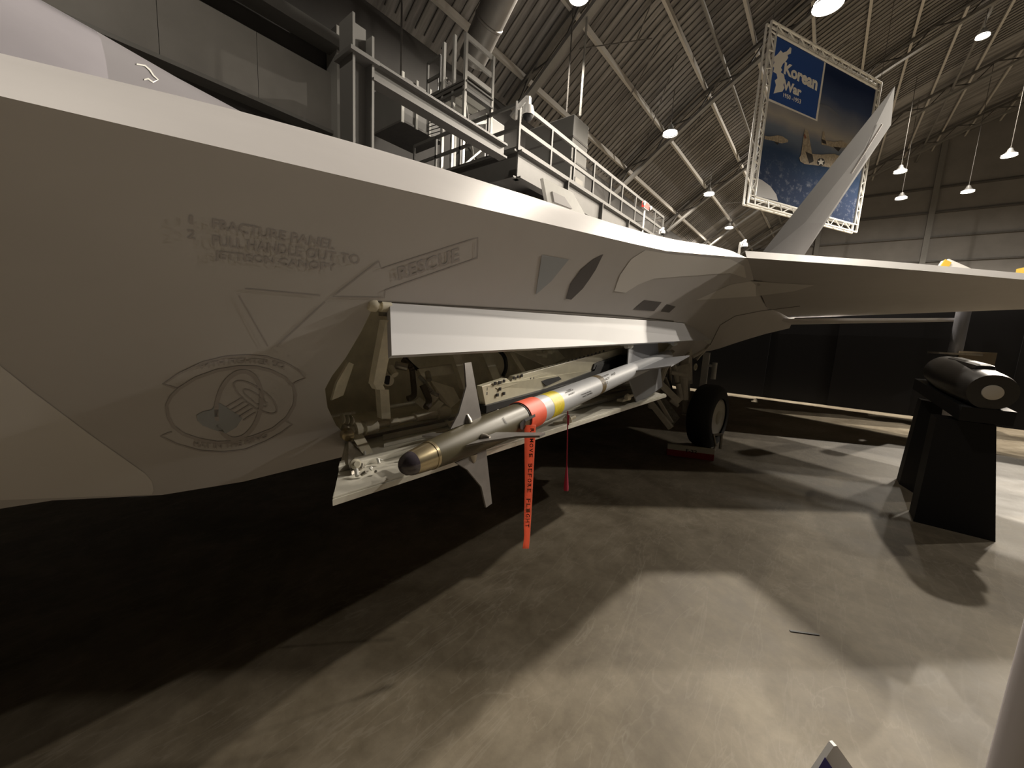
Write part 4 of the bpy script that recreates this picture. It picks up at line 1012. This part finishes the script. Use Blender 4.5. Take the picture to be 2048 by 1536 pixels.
P(MB().path([k1+pk*.08+V((0, 0, .1)), k1+pk*.2+dk_*.05+V((0, 0, .15)), k1+pk*.4+dk_*.05+V((0, 0, .26)), k2+V((0, 0, .26)), k2+V((0, 0, .05))], .018, 8), 'chock_handle', steel, ck)
# white posts seen behind the gear
wp = thing('white_stand_post', tuple(atZ(1412, 800, 0)), 'bright white upright post standing behind the main wheel', 'post')
b_ = atX(1409, 782, 9.0); t_ = atX(1414, 705, 9.0); b_.z = 0
P(MB().mm((8.95, t_.y-.06, 0), (9.05, t_.y+.06, t_.z)), 'post_shaft', whitepl, wp)
P(MB().tube((9.0, t_.y-.18, t_.z-.55), (9.0, t_.y-.18, t_.z-.2), .05, 12), 'post_cap', whitepl, wp)
P(MB().mm((8.97, t_.y-.2, t_.z-.3), (9.03, t_.y, t_.z-.25)), 'post_arm', whitepl, wp)
settle()
# ------------------------------------------------------------------ black display stand and pod
A_, B_ = atZ(1991, 1084, 0), atZ(1827, 1043, 0); Cc, Dd = atZ(1830, 988, 0), atZ(1798, 968, 0)
st = thing('display_stand', tuple((A_+B_)/2), 'matt black tapered display stand on the right holding a black pod', 'stand')
def onvert(px, py, P0, P1):
    n_ = V(((P1-P0).y, -(P1-P0).x, 0)).normalized(); r = ray(px, py); return CAMP+r*((P0-CAMP).dot(n_)/r.dot(n_))
ta, tb = onvert(1993, 851, A_, B_), onvert(1876, 825, A_, B_); ta2 = onvert(1993, 770, A_, B_)
inw = V((A_.y-B_.y, B_.x-A_.x, 0)).normalized(); inw = inw if inw.dot(A_) > 0 else -inw
def slab(a, b, c, d, th, name): P(MB().prism([a+inw*th/2, b+inw*th/2, c+inw*th/2, d+inw*th/2], inw*th), name, standm, st)
zt1 = ta.z
tb2 = V((tb.x, tb.y, zt1)); 
slab(A_, B_, tb2, V((ta.x, ta.y, zt1)), .30, 'near_leg')
off = (Cc-B_)
e2, f2 = onvert(1876, 790, Cc, Dd), onvert(1843, 800, Cc, Dd)
A3 = Dd+(Cc-Dd).normalized()*.55
slab(Dd, A3, A3+V((0, 0, zt1+.05))-(Cc-Dd).normalized()*.08, f2, .25, 'far_leg')
pc0 = atD(1985, 785, 3.15); pc1 = atD(1872, 735, 4.3); pdv = pc0-pc1
P(MB().bar(pc1+V((0, 0, -.20)), pc0+V((0, 0, -.20)), .3, .12), 'cradle_shelf', standm, st)
P(MB().box(onvert(1993, 850, A_, B_)+inw*.1+V((.05, -.05, .02)), (.08, .05, .05)), 'bolt_block', standm, st)
settle()
pod = thing('sensor_pod', tuple(pc0), 'glossy black streamlined pod with round pale lens on the black stand', 'pod')
Lp = pdv.length
P(MB().lathe(pc1, pdv, [(0, .02), (.06*Lp, .10), (.2*Lp, .16), (.5*Lp, .18), (.8*Lp, .165), (.96*Lp, .155), (Lp, .145), (Lp, .12)], 36), 'pod_body', podm, pod)
P(MB().lathe(pc0-pdv.normalized()*.02, pdv, [(0, .118), (.01, .115), (.018, .06)], 32), 'lens_ring', mat('lens_dark', (.07, .055, .04), .12), pod)
P(MB().lathe(pc0, pdv, [(0, .062), (.012, .06), (.02, .03)], 28), 'lens', glass_w, pod)
P(MB().bar(pc1.lerp(pc0, .35)+V((0, 0, .12)), pc1.lerp(pc0, .85)+V((0, 0, .14)), .14, .12), 'pod_fairing', podm, pod, bevel=.04)
# pole with ring beyond
pl = thing('jack_pole', tuple(atX(1900, 745, 12.2)), 'dull grey pole with a round plate rising behind the display stand', 'pole')
pb_, pt2 = atX(1903, 738, 12.2), atX(1922, 600, 12.2)
px_, py_ = pb_.x, pb_.y
P(MB().tube((px_, py_, 0), (px_, py_, pb_.z+.25), .15, 18), 'pole_base', mat('pole_grey', (.20, .20, .22), .4, .4), pl)
P(MB().tube((px_, py_, pb_.z+.25), (px_, py_, 2.75), .11, 18), 'pole_shaft', mat('pole_grey', (.20, .20, .22), .4, .4), pl)
P(MB().lathe((px_, py_, atX(1903, 707, 12.2).z-.02), (0, 0, 1), [(0, .40), (.04, .40)], 24), 'round_plate', steel, pl)
P(MB().box(atX(1948, 716, 12.2), (.38, .5, .26)), 'control_box', mat('box_tan', (.16, .13, .09), .6), pl)
P(MB().bar(V((px_, py_, atX(1903, 707, 12.2).z)), atX(1946, 712, 12.2), .04, .04), 'box_bracket', steel, pl)
# ------------------------------------------------------------------ yellow and white exhibit tops above the wing
for i, (pts_, D) in enumerate((([(1876, 540), (1890, 520), (1938, 541), (1960, 552), (1876, 552)], 16.0), ([(2038, 560), (2042, 536), (2070, 532), (2110, 560)], 16.0))):
    t = thing('exhibit_wing_tip', tuple(atD(pts_[0][0], pts_[0][1], D)), ('white panel with yellow end poking up above the wing', 'yellow edge poking up above the wing at the right border')[i], 'exhibit')
    zz = [atD(*p, D) for p in pts_]; c1 = [v for v in zz]; base = [V((zz[-1].x, zz[-1].y, 0)), V((zz[0].x, zz[0].y, 0))]
    P(MB().prism(c1, fwd*.3), 'panel', whitepl if i == 0 else yellowp, t)
    if i == 0: P(MB().prism([atD(*p, D-.2) for p in ((1875, 541), (1890, 519), (1902, 525), (1888, 548), (1876, 548))], fwd*.05), 'yellow_edge', yellowp, t)
    P(MB().mm((zz[0].x+.5, zz[0].y-.6, 0), (zz[0].x+.7, zz[0].y-.4, min(v.z for v in zz)+.1)), 'support', grey_st, t)
# ------------------------------------------------------------------ hanging banner
TLp = atD(1543.9, 39.5, 17.0)
hd = ray(2802, 754.5); hd.z = 0; hd.normalize(); bn = hd.cross(V((0, 0, 1))).normalized()
bn = bn if bn.dot(CAMP-TLp) > 0 else -bn
def onb(px, py, off=0): r = ray(px, py); p = CAMP+r*((TLp-CAMP).dot(bn)/r.dot(bn)); return p+bn*off
bn_t = thing('hanging_banner', tuple(onb(1630, 250)), 'huge hanging banner reading Korean War in a white truss frame', 'banner')
TL, TR, BR, BL = onb(1543.9, 39.5), onb(1761, 166.8), onb(1714.6, 463), onb(1495, 409)
pTL, pTR, pBR, pBL = onb(1552.8, 69.4), onb(1749, 177), onb(1711.6, 446.8), onb(1511, 394)
zt_, zb_ = (TL.z+TR.z)/2, (BL.z+BR.z)/2
zt2, zb2 = (pTL.z+pTR.z)/2, (pBL.z+pBR.z)/2
u0 = (TL-TLp).dot(hd)*.5+(BL-TLp).dot(hd)*.5; u1 = ((TR-TLp).dot(hd)+(BR-TLp).dot(hd))/2
v0 = ((pTL-TLp).dot(hd)+(pBL-TLp).dot(hd))/2; v1 = ((pTR-TLp).dot(hd)+(pBR-TLp).dot(hd))/2
def bp(u, z, off=0): p = TLp+hd*u+bn*off; return V((p.x, p.y, z))
def frame_side(a, b, a2, b2, n):                          # outer chords a-b, inner chords a2-b2, front and back planes
    mb = MB()
    for o_ in (0, -.22):
        mb.tube(a+bn*o_, b+bn*o_, .05, 8); mb.tube(a2+bn*o_, b2+bn*o_, .05, 8)
    P(mb, 'truss_chord', al_white, bn_t)
    mb = MB()
    for k in range(n):
        p, q = a.lerp(b, k/n), a.lerp(b, (k+1)/n); p2, q2 = a2.lerp(b2, k/n), a2.lerp(b2, (k+1)/n)
        if k % 2: mb.tube(p, q2, .028, 6)
        else: mb.tube(p2, q, .028, 6)
    P(mb, 'truss_web', al_white, bn_t)
frame_side(bp(u0, zt_), bp(u1, zt_), bp(v0, zt2+.04), bp(v1, zt2+.06), 22)
frame_side(bp(u0, zb_), bp(u1, zb_), bp(v0, zb2-.04), bp(v1, zb2-.04), 18)
frame_side(bp(u0, zb_), bp(u0, zt_), bp(v0-.04, zb2), bp(v0-.04, zt2), 20)
frame_side(bp(u1, zb_), bp(u1, zt_), bp(v1+.04, zb2), bp(v1+.04, zt2), 20)
for u in (u0+.1, u1-.1): P(MB().tube(bp(u, zt_), V((bp(u, 0).x, bp(u, 0).y, roofz(bp(u, 0).y))), .012, 5), 'suspension_wire', dark_st, bn_t)
def sky_poster():
    m = bpy.data.materials.new('poster_print'); m.use_nodes = True; nt = m.node_tree; N = nt.nodes; L = nt.links; b = N['Principled BSDF']; b.inputs['Roughness'].default_value = .9; b.inputs['Specular IOR Level'].default_value = .05
    uv = N.new('ShaderNodeUVMap'); sp = N.new('ShaderNodeSeparateXYZ'); L.new(uv.outputs[0], sp.inputs[0])
    n = N.new('ShaderNodeTexNoise'); n.inputs['Scale'].default_value = 5; n.inputs['Detail'].default_value = 8; L.new(uv.outputs[0], n.inputs['Vector'])
    ma = N.new('ShaderNodeMath'); ma.operation = 'MULTIPLY_ADD'; ma.inputs[1].default_value = .10; L.new(n.outputs['Fac'], ma.inputs[0]); L.new(sp.outputs[1], ma.inputs[2])
    r = N.new('ShaderNodeValToRGB'); L.new(ma.outputs[0], r.inputs[0]); e = r.color_ramp.elements
    cols = [(.0, (.02, .03, .06)), (.22, (.03, .045, .09)), (.38, (.04, .07, .14)), (.52, (.18, .22, .30)), (.60, (.42, .40, .38)), (.70, (.24, .26, .32)), (.85, (.06, .09, .19)), (1.0, (.02, .035, .10))]
    e[0].position = 0; e[0].color = (*cols[0][1], 1); e[1].position = 1; e[1].color = (*cols[-1][1], 1)
    for p_, c_ in cols[1:-1]: x = e.new(p_); x.color = (*c_, 1)
    n2 = N.new('ShaderNodeTexNoise'); n2.inputs['Scale'].default_value = 18; n2.inputs['Detail'].default_value = 8; n2.inputs['Roughness'].default_value = .75; L.new(uv.outputs[0], n2.inputs['Vector'])
    r2 = N.new('ShaderNodeValToRGB'); r2.color_ramp.elements[0].position = .52; r2.color_ramp.elements[0].color = (0, 0, 0, 1); r2.color_ramp.elements[1].position = .75; r2.color_ramp.elements[1].color = (.5, .5, .5, 1); L.new(n2.outputs['Fac'], r2.inputs[0])
    mr = N.new('ShaderNodeMapRange'); mr.inputs[1].default_value = .34; mr.inputs[2].default_value = .16; L.new(sp.outputs[1], mr.inputs[0])
    mu = N.new('ShaderNodeMath'); mu.operation = 'MULTIPLY'; L.new(r2.outputs[0], mu.inputs[0]); L.new(mr.outputs[0], mu.inputs[1])
    mx = N.new('ShaderNodeMix'); mx.data_type = 'RGBA'; L.new(mu.outputs[0], mx.inputs[0]); L.new(r.outputs[0], mx.inputs[6]); mx.inputs[7].default_value = (.4, .42, .48, 1)
    L.new(mx.outputs[2], b.inputs['Base Color']); return m
po = MB(); po.add([bp(v0, zb2, -.03), bp(v1, zb2, -.03), bp(v1, zt2, -.03), bp(v0, zt2, -.03)], [(0, 1, 2, 3)])
poo = P(po, 'banner_fabric', sky_poster(), bn_t, fix=False)
ul = poo.data.uv_layers.new(name='UVMap')
for l in poo.data.loops:
    v = poo.data.vertices[l.vertex_index].co; ul.data[l.index].uv = (((v-TLp).dot(hd)-v0)/(v1-v0), (v.z-zb2)/(zt2-zb2))
def fpoly(pts_, m_, name, off=.0): return P(MB().add([onb(*p, off) for p in pts_], [tuple(range(len(pts_)))]), name, m_, bn_t, fix=False)
Q = lambda L: [(1460+a/3.339, 20+b/3.339) for a, b in L]
pw = mat('print_white', (.92, .92, .90), .5*1.6); pb2 = mat('print_blue', (.02, .085, .36), .5*1.6)
fpoly(Q([(310, 172), (643, 352), (586, 742), (250, 600)]), pw, 'title_border', -.02)
fpoly(Q([(310, 172), (632, 348), (574, 728), (252, 585)]), pb2, 'title_field', -.014)
fpoly(Q([(402, 247), (412, 255), (408, 290), (385, 300), (390, 318), (372, 345), (355, 358), (342, 385), (350, 400), (340, 415), (362, 430), (368, 470), (358, 500), (366, 520), (350, 545), (318, 550), (292, 558), (300, 530), (308, 500), (300, 470), (318, 455), (312, 425), (290, 412), (296, 385), (286, 375), (298, 350), (290, 318), (318, 295), (340, 268), (355, 285), (380, 275), (392, 262)]), pw, 'map_silhouette', -.008)
bt = MB(); ob_ = lambda x, y: onb(x, y, -.004)
QQ = lambda *L: Q(L)
text_on(bt, 'Korean', QQ((368, 345), (592, 450), (580, 542), (358, 425)), ob_, .045)
text_on(bt, 'War', QQ((358, 458), (482, 520), (474, 582), (352, 530)), ob_, .045)
text_on(bt, '1950 -1953', QQ((358, 552), (476, 598), (472, 628), (355, 580)), ob_, .02)
P(bt, 'title_lettering', pw, bn_t, fix=False)['kind'] = 'stuff'
pj = mat('print_aircraft', (.38, .33, .26), .5*1.6, 0, .35, 9, coord='Object'); pjd = mat('print_dark', (.03, .028, .03), .5*1.6); pjr = mat('print_rust', (.22, .09, .06), .5*1.6)
fpoly(Q([(232, 838), (262, 845), (320, 836), (350, 842), (390, 868), (388, 882), (350, 890), (318, 886), (300, 876), (232, 862)]), pj, 'printed_plane', -.01)
fpoly(Q([(292, 878), (330, 885), (318, 900)]), pjd, 'printed_plane', -.009)
fpoly(Q([(620, 812), (632, 812), (640, 870), (700, 880), (745, 872), (785, 895), (775, 915), (720, 925), (650, 905), (612, 898)]), pj, 'printed_plane', -.01)
fpoly(Q([(612, 860), (640, 872), (645, 895), (618, 888)]), pjd, 'printed_plane', -.009); fpoly(Q([(690, 912), (745, 918), (725, 945)]), pjd, 'printed_plane', -.009)
fpoly(Q([(500, 800), (515, 795), (525, 815), (550, 960), (610, 965), (700, 960), (735, 975), (690, 1055), (600, 1040), (500, 1028), (470, 1010), (465, 985), (475, 970)]), pj, 'printed_plane', -.01)
fpoly(Q([(505, 945), (552, 965), (560, 1010), (530, 1025)]), pjd, 'printed_plane', -.009)
fpoly(Q([(492, 835), (502, 825), (512, 855), (500, 860)]), pjr, 'printed_plane', -.009)
cs = (608, 1015); fpoly(Q([(cs[0]+27*math.cos(a*math.pi/8), cs[1]+27*math.sin(a*math.pi/8)) for a in range(16)]), pjd, 'printed_roundel', -.007)
fpoly(Q([(cs[0]+(26 if k % 2 == 0 else 11)*math.sin(k*math.pi/5), cs[1]-(26 if k % 2 == 0 else 11)*math.cos(k*math.pi/5)) for k in range(10)]), pw, 'printed_star', -.005)
fpoly(Q([(180, 1120), (215, 1135), (270, 1175), (310, 1230), (322, 1275), (172, 1240)]), mat('print_cloud', (.36, .36, .37), .6*1.6), 'printed_cloud', -.01)
fpoly(Q([(600, 625), (660, 640), (720, 690), (745, 735), (700, 700), (640, 660), (600, 645)]), mat('print_cloud_thin', (.16, .18, .24), .6*1.6), 'printed_cloud', -.01)
settle()
# ------------------------------------------------------------------ foreground: sign tip and barrier post
sg = thing('blue_sign', tuple(atD(1665, 1600, .95)), 'corner of a white-edged blue floor sign at the bottom edge', 'sign')
sp_ = [(1663, 1487), (1670, 1486), (1760, 1622), (1735, 1760), (1600, 1760), (1560, 1640)]
tip = [atD(*p, .80) for p in ((1663, 1487), (1669, 1486), (1775, 1635), (1650, 1800), (1550, 1655))]
P(MB().prism(tip, fwd*.012), 'sign_board', whitepl, sg)
P(MB().add([atD(*p, .792) for p in ((1650, 1514), (1740, 1650), (1650, 1770), (1570, 1650))], [(0, 1, 2, 3)]), 'sign_face', signblue, sg, fix=False)
gp = atD(1655, 1700, .82); P(MB().tube((gp.x, gp.y, 0), (gp.x, gp.y, gp.z), .02, 12), 'sign_pole', steel, sg); P(MB().lathe((gp.x, gp.y, 0), (0, 0, 1), [(0, .10), (.015, .09)], 24), 'sign_foot', blackm, sg)
pp = atD(2063, 1400, .60); px2, py2 = pp.x, pp.y
rp = thing('stanchion_post', (px2, py2, 0), 'white upright stanchion tube very close at the bottom right corner', 'post')
P(MB().tube((px2, py2, .03), (px2, py2, 1.27), .025, 28), 'post_tube', postm, rp)
P(MB().lathe((px2, py2, 1.27), (0, 0, 1), [(0, .027), (.012, .027), (.03, .015), (.034, .004)], 24), 'post_cap', postm, rp)
P(MB().lathe((px2, py2, 0), (0, 0, 1), [(0, .11), (.012, .11), (.03, .04)], 32), 'post_base', blackm, rp)
# little strip of dark tape on the floor
tp = atZ(1580, 1262, .001); tq = atZ(1638, 1270, .001); o = MB().bar(tp+V((0, 0, .002)), tq+V((0, 0, .002)), .012, .003).ob('tape_strip', blackm); tag(o, 'short dark strip of tape lying on the bright concrete floor', 'tape')
settle()
